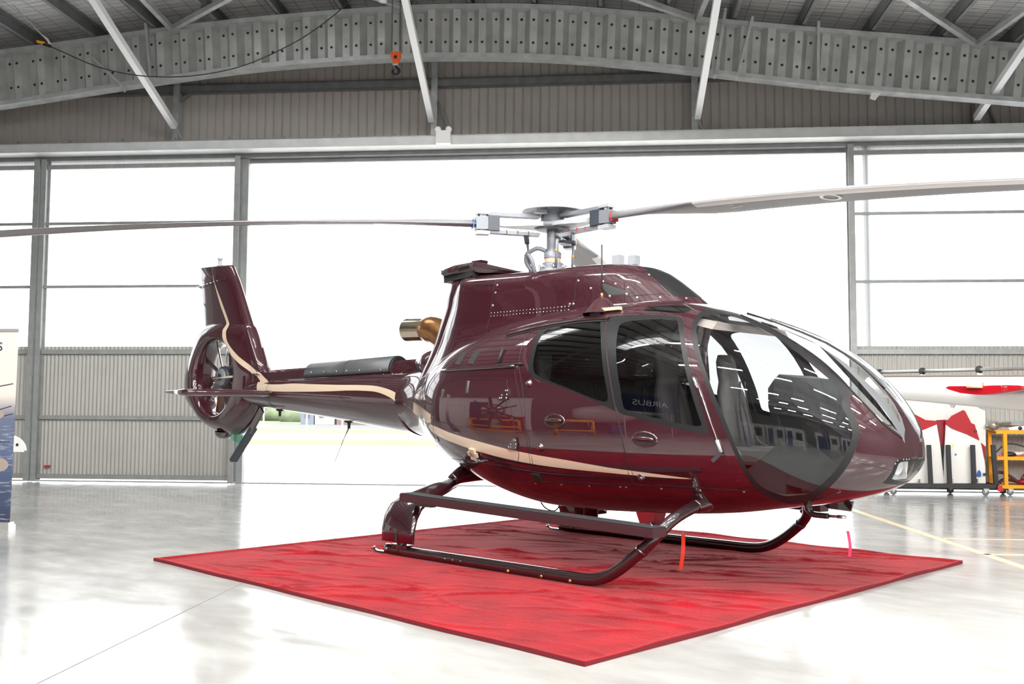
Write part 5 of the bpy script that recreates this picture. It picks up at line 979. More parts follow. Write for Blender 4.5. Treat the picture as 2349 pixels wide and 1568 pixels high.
# ------------------------------------------------------------------ skid landing gear
for s in (-1, 1):
    lr = 'right' if s < 0 else 'left'
    path = [(-1.16, s*1.26, .055), (-.9, s*1.26, .05), (0, s*1.26, .05), (.9, s*1.26, .05), (1.25, s*1.26, .052), (1.42, s*1.26, .085), (1.56, s*1.26, .16), (1.68, s*1.255, .25), (1.79, s*1.235, .345), (1.86, s*1.19, .43), (1.905, s*1.08, .53), (1.925, s*.92, .595), (1.93, s*.70, .64), (1.93, s*.55, .66)]
    sk = MB().tube(spline(path, 5), .047, 18).build('skid_tube', 'skid_paint', HELI)
    MB().beam((-1.14, s*1.26, .02), (-1.30, s*1.26, .018), .06, .012).beam((-1.29, s*1.26, .018), (-1.38, s*1.26, .04), .03, .01).build('skid_heel', 'black_gloss', sk)
    MB().beam((-.95, s*1.26, .008), (1.2, s*1.26, .008), .05, .012).build('skid_shoe', 'black_rubber', sk)
    MB().tube([(-1.35, s*1.26, .035), (-1.36, s*1.26, .055)], .012, 8).build('heel_bolt', 'chrome', sk)
    MB().lathe((-1.12, s*1.31, .055), (0, s, 0), [(.022, 0), (.018, .006), (0, .008)], 10).build('heel_bolt', 'chrome', sk)
    for x in (-.32, -.22, -.12, .45, .82, 1.12): MB().lathe((x, s*1.305, .045 if x < .3 else .028), (0, s, 0), [(.017, 0), (.014, .008), (0, .01)], 8).build('shoe_bolt', 'skid_paint' if x < .3 else 'copper', sk)
    MB().tube([(1.755, s*1.245, .31), (1.775, s*1.24, .33)], .051, 18).build('tube_collar', 'burgundy_dark', sk)
    # rear cross tube and its faired leg
    ct = MB().tube(spline([(-.98, s*.0, .76), (-.98, s*.25, .75), (-.98, s*.55, .665), (-.96, s*.85, .565), (-.95, s*1.1, .47), (-.95, s*1.22, .33), (-.95, s*1.26, .12), (-.95, s*1.26, .05)], 5), .05, 14).build('cross_tube', 'skid_paint', HELI)
    MB().loft([ell(-1.02, s*0.0, .80, .0, .0, 12)]) if False else None
    rr = []
    cen_ = [(.66, .635), (.80, .590), (.95, .545), (1.08, .50), (1.18, .44), (1.245, .35), (1.285, .24), (1.30, .13)]
    for i, (y, z) in enumerate(cen_):
        a = Vector((0, y, z)); q = Vector((0, *cen_[min(i+1, 7)]))-Vector((0, *cen_[max(i-1, 0)])); q.normalize(); nrm = Vector((0, -q.z, q.y)); ch = float(np.interp(i, [0, 2, 4, 7], [.115, .185, .235, .225])); th = float(np.interp(i, [0, 3, 7], [.062, .062, .055])); x0 = float(np.interp(i, [0, 4, 7], [-.96, -1.0, -.965]))
        ring = []
        for kk in range(24):
            an = 2*PI*kk/24; c = math.cos(an); xx = x0+ch*c; ring.append(Vector((xx, 0, 0))+Vector((0, s*(y+nrm.y*th*math.sin(an)), z+nrm.z*th*math.sin(an))))
        rr.append(ring)
    fr = MB().loft(rr).build('leg_fairing', 'burgundy_dark', HELI)
    MB().beam((-.93, s*1.345, .22), (-.925, s*1.352, .15), .025, .02).build('leg_plate', 'black_gloss', fr)
    MB().box((-.95, s*1.26, .085), (.22, .075, .05)).build('leg_saddle', 'skid_paint', sk)
    # boarding step
    stp = MB().loft([[Vector((x, s*y, z)) for y, z in ((1.22, zz+.035), (1.22, zz-.03), (1.38, zz-.035), (1.39, zz-.03), (1.39, zz+.03), (1.38, zz+.035))] for x, zz in ((-.84, .555), (1.97, .475))], smooth=False).build('boarding_step', 'step_paint', HELI)
    MB().loft([[Vector((x, s*y, z)) for y, z in ((1.225, zz+.036), (1.385, zz+.036), (1.385, zz+.042), (1.225, zz+.042))] for x, zz in ((-.835, .555), (1.965, .475))], smooth=False).build('step_tread', 'step_grip', stp)
    MB().loft([[Vector((x, s*y, z)) for y, z in ((1.392, zz+.038), (1.392, zz+.028), (1.386, zz+.028), (1.386, zz+.038))] for x, zz in ((-.84, .555), (1.97, .475))], smooth=False).build('step_trim', 'chrome', stp) if False else None
    MB().box((-.62, s*1.24, .50), (.16, .06, .05)).build('step_bracket', 'black_gloss', stp)
    MB().tube([(1.80, s*1.25, .44), (1.88, s*1.22, .50)], .056, 14).build('step_clamp', 'skid_paint', stp)
    # front leg root fairing
    MB().loft([[hv((float(s_at(xc+dx*w)), 0), 0, False)*0+Vector((xc+dx*w, s*(yc+0), 0)) for dx in (1,)] for xc, w, yc in ((0, 0, 0),)]) if False else None
    MB().tube(spline([(1.93, s*.78, .625), (1.93, s*.70, .645), (1.92, s*.6, .66)], 4), [.052, .056, .06, .065, .07, .074, .078, .08, .08], 16).build('leg_root', 'burgundy_dark', HELI)
    MB().tube(spline([(-.98, s*.6, .67), (-.98, s*.45, .72), (-.95, s*.25, .77)], 4), [.052, .06, .07, .08, .09, .1, .11, .12, .13], 16).build('leg_root', 'burgundy_dark', HELI)
# ------------------------------------------------------------------ fittings on the doors
def frame(p, left):
    o = hv(p, 0, left); n = hn(p, left); e = (hv((p[0]+.004, p[1]), 0, left)-hv((p[0]-.004, p[1]), 0, left)).normalized(); return o, e, n.cross(e).normalized()*(-1 if not left else 1), n
for left in (False, True):
    si = 1 if left else 0
    for key, par in (('door_handle1', 'sliding_door'), ('door_handle2', 'front_door')):
        o, e, f, n = frame(REG[key], left); hd_ = thing('door_handle', o); hd_.parent = parts[(par, si)]; hd_.location = o-WLOC[parts[(par, si)].name]
        pr_ = []
        b = MB()
        rgs = [[o+e*(a*math.cos(t))+f*(c*math.sin(t))+n*h for t in np.linspace(0, 2*PI, 33)[:-1]] for a, c, h in ((.118, .062, .0), (.114, .058, .008), (.104, .050, .007), (.09, .04, .002))]
        b.loft(rgs, caps=False)
        b.build('handle_recess', 'burgundy_dark', parts[(par, si)])
        MB().add([o+e*(.10*math.cos(t))+f*(.047*math.sin(t))+n*.0035 for t in np.linspace(0, 2*PI, 33)[:-1]], [tuple(range(32))]) if False else None
        b2 = MB(); b2.add([o+e*(.10*math.cos(t))+f*(.047*math.sin(t))+n*.0035 for t in np.linspace(0, 2*PI, 33)[:-1]], [tuple(range(32))]); b2.build('handle_cup', 'black_gloss', parts[(par, si)])
        MB().loft([[o+e*x+f*(w*math.cos(t)-.004)+n*(.012+h*math.sin(t)) for t in np.linspace(0, 2*PI, 13)[:-1]] for x, w, h in ((-.088, .008, .006), (-.06, .016, .010), (0, .019, .012), (.06, .016, .010), (.088, .008, .006))]).build('handle_grip', 'burgundy', parts[(par, si)])
        bpy.data.objects.remove(hd_)
    for key, par in (('lock1', 'sliding_door'), ('lock2', 'sliding_door'), ('lock3', 'front_door')):
        o, e, f, n = frame(REG[key], left); MB().lathe(o, n, [(.038, -.002), (.036, .006), (.024, .008), (.022, .016), (.012, .024), (0, .026)], 18).build('door_lock', 'burgundy_dark', parts[(par, si)])
    for key in ('hinge1', 'hinge2'):
        o, e, f, n = frame(REG[key], left); up = 1 if f.z > 0 else -1
        g = MB(); poly = [(-.095, -.035), (-.06, .01), (.0, .06), (.035, .06), (.045, .0), (.03, -.045), (-.08, -.05)]
        vs = [o+e*a+f*(c*up)+n*h for h in (.0, .014) for a, c in poly]; m = len(poly); g.add(vs, [tuple(range(m)), tuple(range(m, 2*m))]+[(i, (i+1) % m, m+(i+1) % m, m+i) for i in range(m)])
        hg = g.build('cargo_hinge', 'burgundy_dark', parts[('cargo_door', si)])
        for a, c in ((-.07, -.03), (-.045, -.03), (-.04, -.005), (.005, .035), (.025, .035), (.025, .0), (.02, -.03)): MB().lathe(o+e*a+f*(c*up)+n*.014, n, [(.008, 0), (.006, .003), (0, .004)], 8).build('hinge_screw', 'chrome', parts[('cargo_door', si)])
    o, e, f, n = frame(REG['latch'], left); up = 1 if f.z > 0 else -1
    MB().box(o+n*.012, (.135, .04, .028), (e, f, n)).box(o+n*.012, (.075, .11, .028), (e, f, n)).build('cargo_latch', 'cream', parts[('cargo_door', si)])
    MB().box(o+n*.004+e*.045-f*(.012*up), (.06, .07, .01), (e, f, n)).build('latch_plate', 'black_gloss', parts[('cargo_door', si)])
    for key, w, h in (('tag1', .02, .115), ('tag2', .02, .09), ('tag3', .045, .03)):
        o, e, f, n = frame(REG[key], left); MB().box(o+n*.004, (w, h, .008), (e, f, n)).build('cargo_tag', 'chrome', parts[('cargo_door', si)])
    o, e, f, n = frame(REG['vent'], left); MB().box(o+n*.003, (.10, .08, .008), (e, f, n)).build('side_vent', 'bolt_dark', cab)
    for i in range(3): MB().box(o+n*.008+f*(-.02+.02*i), (.09, .006, .004), (e, f, n)).build('vent_slat', 'window_frame', cab)
    for i in range(8):
        o = hv(REG['rivet%d' % i], -.003, left); n = hn(REG['rivet%d' % i], left); MB().lathe(o, n, [(.013, 0), (.011, .006), (.006, .009), (0, .009)], 10).build('sill_screw', 'copper', cab)
    # door stay: chrome rod with end fittings and a lever
    w = [hv(REG['wiper%d' % i], .022, left) for i in range(5)]
    ds = MB().tube([w[1], w[2]], .006, 8).build('door_stay', 'chrome', parts[('front_door', si)])
    MB().tube([w[0], w[0].lerp(w[2], .16)], .014, 8).build('stay_end', 'chrome', parts[('front_door', si)]); MB().tube([w[2].lerp(w[1], .12), w[3]], .014, 8).build('stay_end', 'rotor_light', parts[('front_door', si)])
    MB().beam(w[3], w[4], .03, .02, hn(REG['wiper4'], left)).build('stay_lever', 'rotor_dark', parts[('front_door', si)])
# ledge and slots above the cargo door
for left in (False, True):
    q = [hv((float(s_at(x)), 0), 0, left) for x in (-.6,)]
    def at_z(x, z, off=0.):
        s = float(s_at(x)); lo, hi = PI/2, PI
        for _ in range(40):
            m = (lo+hi)/2
            if hull(s, m)[2] > z: lo = m
            else: hi = m
        return hv((s, lo), off, left)
    MB().tube([at_z(x, 1.735+.01*x, .012) for x in np.linspace(-.85, .26, 12)], .014, 6).build('cargo_ledge', 'burgundy_dark', cab)
    MB().tube([at_z(x, 1.755+.01*x, .01) for x in np.linspace(-.02, .34, 6)], .010, 6).build('ledge_slot', 'black_rubber', cab)
    for x in (-.62, -.40):
        a, b_ = at_z(x, 1.78, .004), at_z(x+.03, 1.90, .004); MB().beam(a, b_, .09, .008, (at_z(x, 1.8, .1)-at_z(x, 1.8, 0))).build('side_slot', 'bolt_dark', cab)
    MB().tube([at_z(.02, 1.77, .02), at_z(.03, 1.90, .02)], .012, 6).build('slot_post', 'black_rubber', cab)
# roof aerial
o = hv(REG['ant'], 0)+Vector((-.05, 0, 0)); MB().lathe(o+Vector((0, .05, -.02)), ZX, [(.17, 0), (.13, .045), (.06, .12), (.035, .135), (0, .135)], 20).build('aerial_base', 'burgundy', HELI)
MB().tube([o+Vector((0, .05, .11)), o+Vector((0, .05, .16))], .015, 8).build('aerial_ferrule', 'copper', HELI); MB().tube([o+Vector((0, .05, .15)), o+Vector((0, .05, .58))], .007, 6).build('roof_aerial', 'black_rubber', HELI)
MB().beam(o+Vector((-.03, -.04, .0)), o+Vector((.26, -.03, .005)), .05, .028).build('rail_cover', 'cream', HELI); MB().beam(o+Vector((-.02, -.06, -.05)), o+Vector((.08, -.06, -.055)), .06, .07).build('rail_catch', 'black_gloss', HELI)
# aerials below the boom
for x, l in ((-4.88, 0), (-3.42, 1)):
    t_, b_, w_ = boom_at(x); a0 = MB().loft([[Vector((x+dx*q, dy*q2, b_+.01-h)) for dx, dy in ((.09, 0), (0, .035), (-.09, 0), (0, -.035))] for q, q2, h in ((1, 1, 0), (1, 1, .025), (.35, .5, .035), (.3, .4, .10))], smooth=False).build('boom_aerial', 'black_rubber', HELI)
    if l: MB().tube([(x, 0, b_-.08), (x-.10, 0, b_-.22), (x-.27, 0, b_-.50)], [.008, .004, .0035], 6).build('whip_aerial', 'hose_black', a0)
# belly fittings
MB().lathe((.28, 0, .36), ZX, [(0, 0), (.07, .0), (.07, .11)], 18).build('belly_camera', 'black_gloss', HELI)
MB().loft([[Vector((x0+dx, dy, z)) for dx, dy in ((-w, -w), (w, -w), (w, w), (-w, w))] for x0, w, z in ((.97, .10, .47), (.97, .07, .34))], smooth=False).build('landing_light', 'chrome', HELI)
MB().loft([[Vector((x0+dx, .25+dy, z)) for dx, dy in ((-w, -.12), (w, -.12), (w, .12), (-w, .12))] for x0, w, z in ((.0, .20, .50), (.05, .13, .36))], smooth=False).build('belly_fairing', 'burgundy', HELI)
MB().tube(spline([(-.28, -.1, .50), (-.2, -.1, .42), (-.08, -.1, .40), (.0, -.1, .47)], 5), .006, 6).build('belly_cable', 'hose_black', HELI)
o = hv(REG['wire_in'], -.02)
pt = MB().tube(spline([o, o+Vector((0, 0, -.05)), o+Vector((.03, 0, -.085)), o+Vector((.10, 0, -.09)), o+Vector((.16, 0, -.09))], 5), [.03]*6+[.022]*15, 10).build('pitot_mast', 'black_gloss', HELI)
MB().tube([o+Vector((.15, 0, -.09)), o+Vector((.30, 0, -.088))], [.011, .009], 8).tube([o+Vector((.23, 0, -.089)), o+Vector((.295, 0, -.088))], .013, 8).build('pitot_tube', 'chrome', pt)
MB().prism([(-.1, -.02), (.0, -.07), (.18, -.08), (.20, .0), (-.1, .0)], .02, o+Vector((.0, .35, -.0)), (Vector((1, 0, 0)), ZX, Vector((0, 1, 0)))).build('wire_cutter', 'burgundy_dark', HELI)
PIT = o+Vector((.30, 0, -.088))
def ribbon(name, top, bot, w, m, label, tipm=None):
    g = thing(name, top, label, 'streamer'); P_ = spline([top, top.lerp(bot, .3)+Vector((.004, .006, 0)), top.lerp(bot, .6)+Vector((.012, -.004, 0)), bot], 5); sd = Vector((.6, .6, 0)).normalized(); b = MB()
    vs = [p+sd*(w*s)+Vector((0, 0, 0)) for p in P_ for s in (-.5, .5)]; nn = Vector((sd.y, -sd.x, 0))*.002; n = len(P_)
    b.add([v+nn for v in vs]+[v-nn for v in vs], [(2*i, 2*i+1, 2*i+3, 2*i+2) for i in range(n-1)]+[(2*n+2*i, 2*n+2*i+2, 2*n+2*i+3, 2*n+2*i+1) for i in range(n-1)]+[(2*i, 2*i+2, 2*n+2*i+2, 2*n+2*i) for i in range(n-1)]+[(2*i+1, 2*n+2*i+1, 2*n+2*i+3, 2*i+3) for i in range(n-1)]); b.build('ribbon', m, g)
    return g
g = ribbon('warning_streamer', PIT+Vector((.01, 0, -.10)), PIT+Vector((.02, 0, -.285)), .022, 'streamer_pink', 'thin pink streamer hanging below the pitot tube under the nose')
MB().tube([PIT+Vector((0, 0, 0)), PIT+Vector((.01, 0, -.10))], .002, 5).build('string', 'rope_white', g)
T0 = Vector((1.505, -.30, .33)); g = ribbon('warning_streamer', T0, Vector((1.475, -.30, .045)), .032, 'streamer', 'orange red streamer hanging under the belly just above the carpet')
MB().box(T0+Vector((.003, .0, -.07)), (.034, .034, .06), (Vector((.707, .707, 0)), Vector((-.707, .707, 0)), ZX)).build('white_patch', 'rope_white', g) if False else None
MB().tube([T0, T0+Vector((.012, .0, .13))], .002, 5).build('string', 'rope_white', g)
# ------------------------------------------------------------------ cabin interior
cf = MB().loft([[Vector((x, -w, z)) for w, z in ((-q, zf), (q, zf), (q-.05, zf-.03), (-q+.05, zf-.03))] for x, q, zf in ((-.1, .62, .70), (.5, .70, .69), (1.2, .72, .69), (2.0, .64, .71), (2.4, .50, .71), (2.65, .33, .74))], smooth=False).build('cabin_floor', 'cabin_floor', HELI)
MB().loft([[Vector((x, y, z)) for y, z in ((-.62, .72), (.62, .72), (.90, 1.0), (.90, 1.6), (.55, 2.1), (-.55, 2.1), (-.90, 1.6), (-.90, 1.0))] for x in (-.12, -.08)], smooth=False).build('rear_bulkhead', 'cabin_trim', HELI)
MB().loft([[Vector((x, y, z)) for y, z in ((-.55, z0-.06), (-.62, z0-.12), (.62, z0-.12), (.55, z0-.06))] for x, z0 in ((.1, 2.26), (1.2, 2.28), (1.7, 2.20), (2.0, 2.12))], smooth=False).build('headliner', 'cabin_trim', HELI)
def seat(x, y, w=.44, front=True):
    m = 'seat_leather'; st = MB()
    rr = []
    for z, xx, ww, th in ((1.02, x-.02, .20, .06), (1.15, x-.05, .225, .075), (1.35, x-.09, .22, .075), (1.52, x-.12, .20, .06), (1.62, x-.14, .135, .055), (1.70, x-.155, .13, .06), (1.80, x-.17, .125, .055), (1.86, x-.18, .09, .04)):
        rr.append([Vector((xx+th*math.cos(t), y+ww*math.copysign(abs(math.sin(t))**.6, math.sin(t)), z)) for t in np.linspace(0, 2*PI, 17)[:-1]])
    s_ = MB().loft(rr).build('cabin_seat', m, HELI)
    rr = [[Vector((x+.20+dx*.23*q, y+dy*.22*q, z)) for dx, dy in ((-1, -.9), (-.9, -1), (.9, -1), (1, -.9), (1, .9), (.9, 1), (-.9, 1), (-1, .9))] for q, z in ((.92, .90), (1, .93), (1, 1.02), (.93, 1.05))]; MB().loft(rr, smooth=False).build('seat_cushion', m, s_)
    MB().loft([[Vector((x+.18+dx*.18, y+dy*.13, z)) for dx, dy in ((-1, -1), (1, -1), (1, 1), (-1, 1))] for z in (.76, .90)], smooth=False).build('seat_base', 'seat_dark', s_)
    for q in (-.10, .10): MB().tube(spline([(x+.0, y+q*.4, 1.62), (x+.01, y+q*.7, 1.4), (x+.08, y+q, 1.12), (x+.16, y+q*1.6, 1.05)], 4), .014, 6, flat=.4).build('seat_belt', 'seat_dark', s_)
seat(1.62, -.48); seat(1.62, .48)
for y in (-.64, -.215, .215, .64): seat(.45, y)
ds = MB().loft([[Vector((x, y, z)) for y, z in ((-.12, z0), (-.14, z1-.45), (-w+.06, z1-.26), (-w, z1-.14), (-w, z1), (-w+.09, z1+.05), (w-.09, z1+.05), (w, z1), (w, z1-.14), (w-.06, z1-.26), (.14, z1-.45), (.12, z0))] for x, w, z0, z1 in ((2.30, .30, .80, 1.54), (2.38, .36, .78, 1.60), (2.55, .37, .75, 1.57), (2.75, .34, .75, 1.44), (2.95, .26, .80, 1.28))], smooth=False).build('instrument_panel', 'dash', HELI)
MB().box((2.293, 0, 1.45), (.015, .46, .16)).build('panel_screen', 'annex_window', ds)
MB().loft([[Vector((x, y, z)) for y, z in ((-.13, .62), (-.13, z1), (.13, z1), (.13, .62))] for x, z1 in ((1.9, .80), (2.35, 1.15))], smooth=False).build('centre_console', 'dash', HELI)
for y in (-.48, .48): MB().tube(spline([(2.12, y, .62), (2.10, y, .85), (2.03, y, 1.06), (2.06, y, 1.16)], 5), .016, 8).build('cyclic_stick', 'black_rubber', HELI)
# ------------------------------------------------------------------ carpet
def carpet():
    c4 = [Vector((-2.29, -3.01, 0)), Vector((2.78, -3.15, 0)), Vector((2.93, 2.02, 0)), Vector((-2.14, 2.17, 0))]
    n = 200; vs = []
    lines = []
    for i in range(210):
        a = RNG.uniform(0, 1, 2); th = RNG.normal(.45, .30); lines.append((a[0]*5-2.3, a[1]*5.2-3.1, th, RNG.uniform(.15, .55), RNG.uniform(.012, .03), RNG.uniform(.005, .018)))
    X, Y = np.meshgrid(np.linspace(0, 1, n), np.linspace(0, 1, n), indexing='ij')
    C = [np.array(c) for c in c4]
    Pq = (1-X)[..., None]*(1-Y)[..., None]*C[0]+X[..., None]*(1-Y)[..., None]*C[1]+X[..., None]*Y[..., None]*C[2]+(1-X)[..., None]*Y[..., None]*C[3]
    z = np.full((n, n), .010)
    for (lx, ly, th, ln, w, hgt) in lines:
        dx, dy = Pq[..., 0]-lx, Pq[..., 1]-ly; a = dx*math.cos(th)+dy*math.sin(th); b_ = -dx*math.sin(th)+dy*math.cos(th)+.05*np.sin(a*6)
        z += hgt*np.exp(-(a/ln)**2)*np.exp(-(b_/w)**2)
    z += .0015*np.sin(Pq[..., 0]*3+Pq[..., 1]*2)
    # flattened under the skids
    for sy in (-1.26, 1.26):
        m = np.exp(-((Pq[..., 1]-sy)/.10)**2)*((Pq[..., 0] > -1.4) & (Pq[..., 0] < 1.5)); z = z*(1-m)+.004*m
    edge = np.minimum(np.minimum(X, 1-X), np.minimum(Y, 1-Y)); z = np.where(edge < .006, .020, z)
    # lifted wavy rim here and there
    rim = np.exp(-(edge/.012)**2); z += rim*.007*(np.sin(X*37)*np.sin(Y*29)+.9)
    jit = .006*np.sin(X*23+Y*17)
    V = Pq.copy(); V[..., 2] = z; V[..., 0] += np.where((X < .001) | (X > .999), jit, 0); V[..., 1] += np.where((Y < .001) | (Y > .999), jit, 0)
    vs = V.reshape(-1, 3); F = [(i*n+j, (i+1)*n+j, (i+1)*n+j+1, i*n+j+1) for i in range(n-1) for j in range(n-1)]
    b_ = MB(); b_.add(vs.tolist(), F, 0, True)
    ring = [i*n for i in range(n)]+[(n-1)*n+j for j in range(1, n)]+[i*n+n-1 for i in range(n-2, -1, -1)]+[j for j in range(n-2, 0, -1)]
    k = len(b_.v); low = [(vs[i][0], vs[i][1], .0015) for i in ring]; m = len(ring); b_.v += low
    for i in range(m): b_.f.append([ring[i], ring[(i+1) % m], k+(i+1) % m, k+i]); b_.m.append(1); b_.sm.append(False)
    return b_.build('carpet', ['carpet', 'carpet_rim'], label='large bright red carpet with small creases under the helicopter', cat='carpet')
carpet()
BG = {
'back': ([(5.325, 1.588), (6.031, 1.506), (6.167, 1.48), (6.459, 1.455), (6.644, 1.371), (6.637, 0.788), (6.582, 0.167), (5.335, 0.152)], 7.62),
'backred': ([(6.559, 0.844), (6.631, 0.778), (6.613, 0.548), (6.592, 0.628)], 7.6),
'A': ([(5.304, 1.063), (5.576, 1.045), (5.804, 1.143), (5.852, 0.808), (5.902, 0.181), (5.286, 0.174)], 7.45),
'Ared': ([(5.31, 1.365), (5.465, 1.305), (5.629, 1.216), (5.801, 1.203), (5.804, 1.143), (5.576, 1.045), (5.304, 1.063)], 7.45),
'mid': ([(5.817, 1.214), (5.969, 1.223), (5.94, 0.803), (5.859, 0.802)], 7.5),
'midblk': ([(5.859, 0.802), (5.94, 0.803), (5.911, 0.387)], 7.5),
'B': ([(5.941, 1.144), (6.032, 1.079), (6.261, 0.991), (6.466, 0.889), (6.505, 0.735), (6.546, 0.478), (6.545, 0.191), (5.896, 0.184), (5.897, 0.551)], 7.42),
'Bred': ([(5.936, 1.216), (5.975, 1.225), (6.03, 1.289), (6.216, 1.385), (6.248, 1.36), (6.336, 1.171), (6.389, 1.148), (6.419, 1.033), (6.459, 0.89), (6.254, 0.992), (6.026, 1.079), (5.934, 1.145)], 7.4),
'posts': ([(5.623, 0.811), (5.642, 0.17), (5.927, 0.814), (5.941, 0.173), (6.313, 0.817), (6.322, 0.178), (6.633, 0.82), (6.664, 0.192)], 7.3),
'logo': ([(6.396, 0.313), (6.416, 0.38), (6.44, 0.412), (6.466, 0.371), (6.468, 0.306), (6.43, 0.297)], 7.38),
'logo2': ([(6.063, 0.653), (6.077, 0.677), (6.092, 0.658), (6.082, 0.642)], 7.38),
'lime': ([(5.988, 0.762), (6.048, 0.832), (6.051, 0.812), (5.992, 0.742)], 7.38),
'blk': ([(6.376, 1.053), (6.418, 1.053), (6.417, 1.023), (6.375, 1.023)], 7.37),
'clip': ([(6.496, 0.358), (6.553, 0.359), (6.552, 0.319), (6.495, 0.319)], 7.37),
'sym': ([(5.491, 0.217), (6.003, 0.227), (6.399, 0.232)], 7.38),
'eng': ([(6.546, 1.149), (6.614, 1.183), (6.701, 1.203), (6.795, 1.15), (6.889, 1.085), (6.698, 1.094), (6.593, 1.093)], 7.4),
'mids': ([(6.591, 0.642), (6.764, 0.679), (6.86, 0.699), (6.973, 0.661), (7.088, 0.682), (7.156, 0.692)], 7.4),
'bot': ([(6.582, 0.302), (6.697, 0.303), (6.809, 0.245), (6.942, 0.207), (7.039, 0.307), (7.146, 0.328)], 7.4),
'txt': ([(6.01, 0.692), (6.114, 0.614)], 7.38),
}
# ------------------------------------------------------------------ right background: panels on a dolly, trolley, white tail boom
def plate(key, th, name, m, parent, dv=0.):
    P_, v = BG[key]; return MB().prism(P_, th, H(0, v+dv, 0), (UX, ZX, NX)).build(name, m, parent)
dl = thing('panel_dolly', H(5.8, 7.4, 0), 'low dark dolly with four padded uprights carrying the white cowling panels', 'dolly')
MB().hbox(4.9, 6.70, 7.25, 7.30, .12, .185).hbox(4.9, 6.70, 7.72, 7.77, .12, .185).hbox(4.9, 4.96, 7.25, 7.77, .12, .185).hbox(6.64, 6.70, 7.25, 7.77, .12, .185).build('dolly_frame', 'dolly_black', dl)
MB().hbox(4.92, 6.68, 7.27, 7.75, .165, .18).build('dolly_deck', 'dolly_black', dl)
pp = BG['posts'][0]
for i in range(4):
    (u0, z0), (u1, z1) = pp[2*i], pp[2*i+1]; MB().beam(H(u1, 7.29, .18), H(u0, 7.29, z0), .062, .062, NX).build('padded_upright', 'foam_post', dl)
def caster(u, v, r, parent):
    MB().lathe(H(u, v-.02, r), NX, [(r*.35, 0), (r*.95, .0), (r, .008), (r, .032), (r*.95, .04), (r*.35, .04)], 20).build('wheel', 'wheel_grey', parent)
    MB().lathe(H(u, v-.024, r), NX, [(0, 0), (r*.4, 0), (r*.42, .048)], 14).build('wheel_hub', 'alu', parent)
    MB().prism([(-.045, .045), (.055, .045), (.02, -.01), (-.015, -.01)], .008, H(u, v-.03, r+.02), (UX, ZX, NX)).prism([(-.045, .045), (.055, .045), (.02, -.01), (-.015, -.01)], .008, H(u, v+.03, r+.02), (UX, ZX, NX)).hbox(u-.05, u+.055, v-.035, v+.035, r+.062, r+.07).build('caster_fork', 'galv', parent)
for u, v, r in ((6.50, 7.30, .055), (6.08, 7.70, .055), (5.05, 7.30, .055), (5.05, 7.70, .055)): caster(u, v, r, dl)
MB().box(H(6.70, 7.22, .125), (.075, .006, .095), (UX, NX, ZX)).build('red_tag', 'red_mark', dl)
def cowlp(name, keys, label, dz=0):
    g = thing(name, H(BG[keys[0][0]][0][0][0], BG[keys[0][0]][1], .18), label, 'aircraft panel')
    for k, nm, m, th in keys: plate(k, th, nm, m, g)
    return g
cowlp('cowling_panel', [('back', 'panel_skin', 'heli_white', .02), ('backred', 'red_band', 'heli_red', .02)], 'large plain white panel standing rearmost on the dolly')
g = cowlp('cowling_panel', [('A', 'panel_skin', 'heli_white', .03), ('Ared', 'red_band', 'heli_red', .03)], 'white cowling panel with red top, left one on the dolly beside the nose')
cowlp('cowling_panel', [('mid', 'panel_skin', 'heli_red_dark', .02), ('midblk', 'dark_tip', 'dolly_black', .02)], 'narrow dark red panel wedged between the two white cowling panels')  # black sheet paints in the dark gap between the white panels
g2 = cowlp('cowling_panel', [('B', 'panel_skin', 'heli_white', .03), ('Bred', 'red_band', 'heli_red', .03)], 'white cowling panel with red bulged top and blue emblem, right one on the dolly')
for k, m in (('logo', 'blue_logo'), ('logo2', 'blue_logo'), ('lime', 'yellow_lime'), ('blk', 'dolly_black'), ('clip', 'dolly_black')): plate(k, .006, {'logo': 'emblem', 'logo2': 'emblem', 'lime': 'tape_strip', 'blk': 'latch', 'clip': 'clip'}[k], m, g2)
for i, (u, z) in enumerate(BG['sym'][0]):
    MB().hbox(u-.005, u+.005, 7.378, 7.384, z-.03, z+.03).hbox(u-.028, u+.028, 7.378, 7.384, z+.012, z+.02).hbox(u-.028, u+.028, 7.378, 7.384, z-.022, z-.014).build('jack_symbol', 'bolt_dark', g if i == 0 else g2)
# small vee bracket on the rear white panel
# yellow trolley
ty = thing('shelf_trolley', H(7.1, 7.4, 0), 'yellow three shelf trolley loaded with engine parts beside the wall', 'trolley')
for u, v in ((6.745, 7.745), (6.86, 7.40), (8.17, 7.40), (8.17, 7.745)):
    if True:
        MB().hbox(u-.028, u+.028, v-.028, v+.028, .11, 1.04).build('post', 'yellow', ty)
for z in (.115, .575, 1.0):
    MB().hbox(6.72, 8.2, 7.375, 7.77, z+.035, z+.042).hbox(6.72, 8.2, 7.37, 7.385, z-.0, z+.055).hbox(6.72, 8.2, 7.76, 7.775, z, z+.055).build('shelf', 'yellow', ty)
for u, v in ((6.93, 7.42), (6.93, 7.72), (8.1, 7.42), (8.1, 7.72)): caster(u, v, .052, ty)
def lump(c, r, m, n=3, seed=0, sq=(1, 1, 1)):
    rr = np.random.RandomState(seed); b = MB()
    prof = []
    for i in range(9):
        a = -PI/2+PI*i/8; ring = []
        for k in range(14):
            t = 2*PI*k/14; q = r*(1+.28*math.sin(3*t+seed)*math.cos(a*2+seed)+.12*rr.uniform(-1, 1)); ring.append(Vector(c)+UX*(q*sq[0]*math.cos(a)*math.cos(t))+NX*(q*sq[1]*math.cos(a)*math.sin(t))+ZX*(max(-.95, math.sin(a))*q*sq[2]))
        prof.append(ring)
    return b.loft(prof)
ge = thing('gearbox_assembly', H(6.8, 7.45, 1.055), 'grey metal gearbox with output shaft lying on top of the yellow trolley', 'engine part')
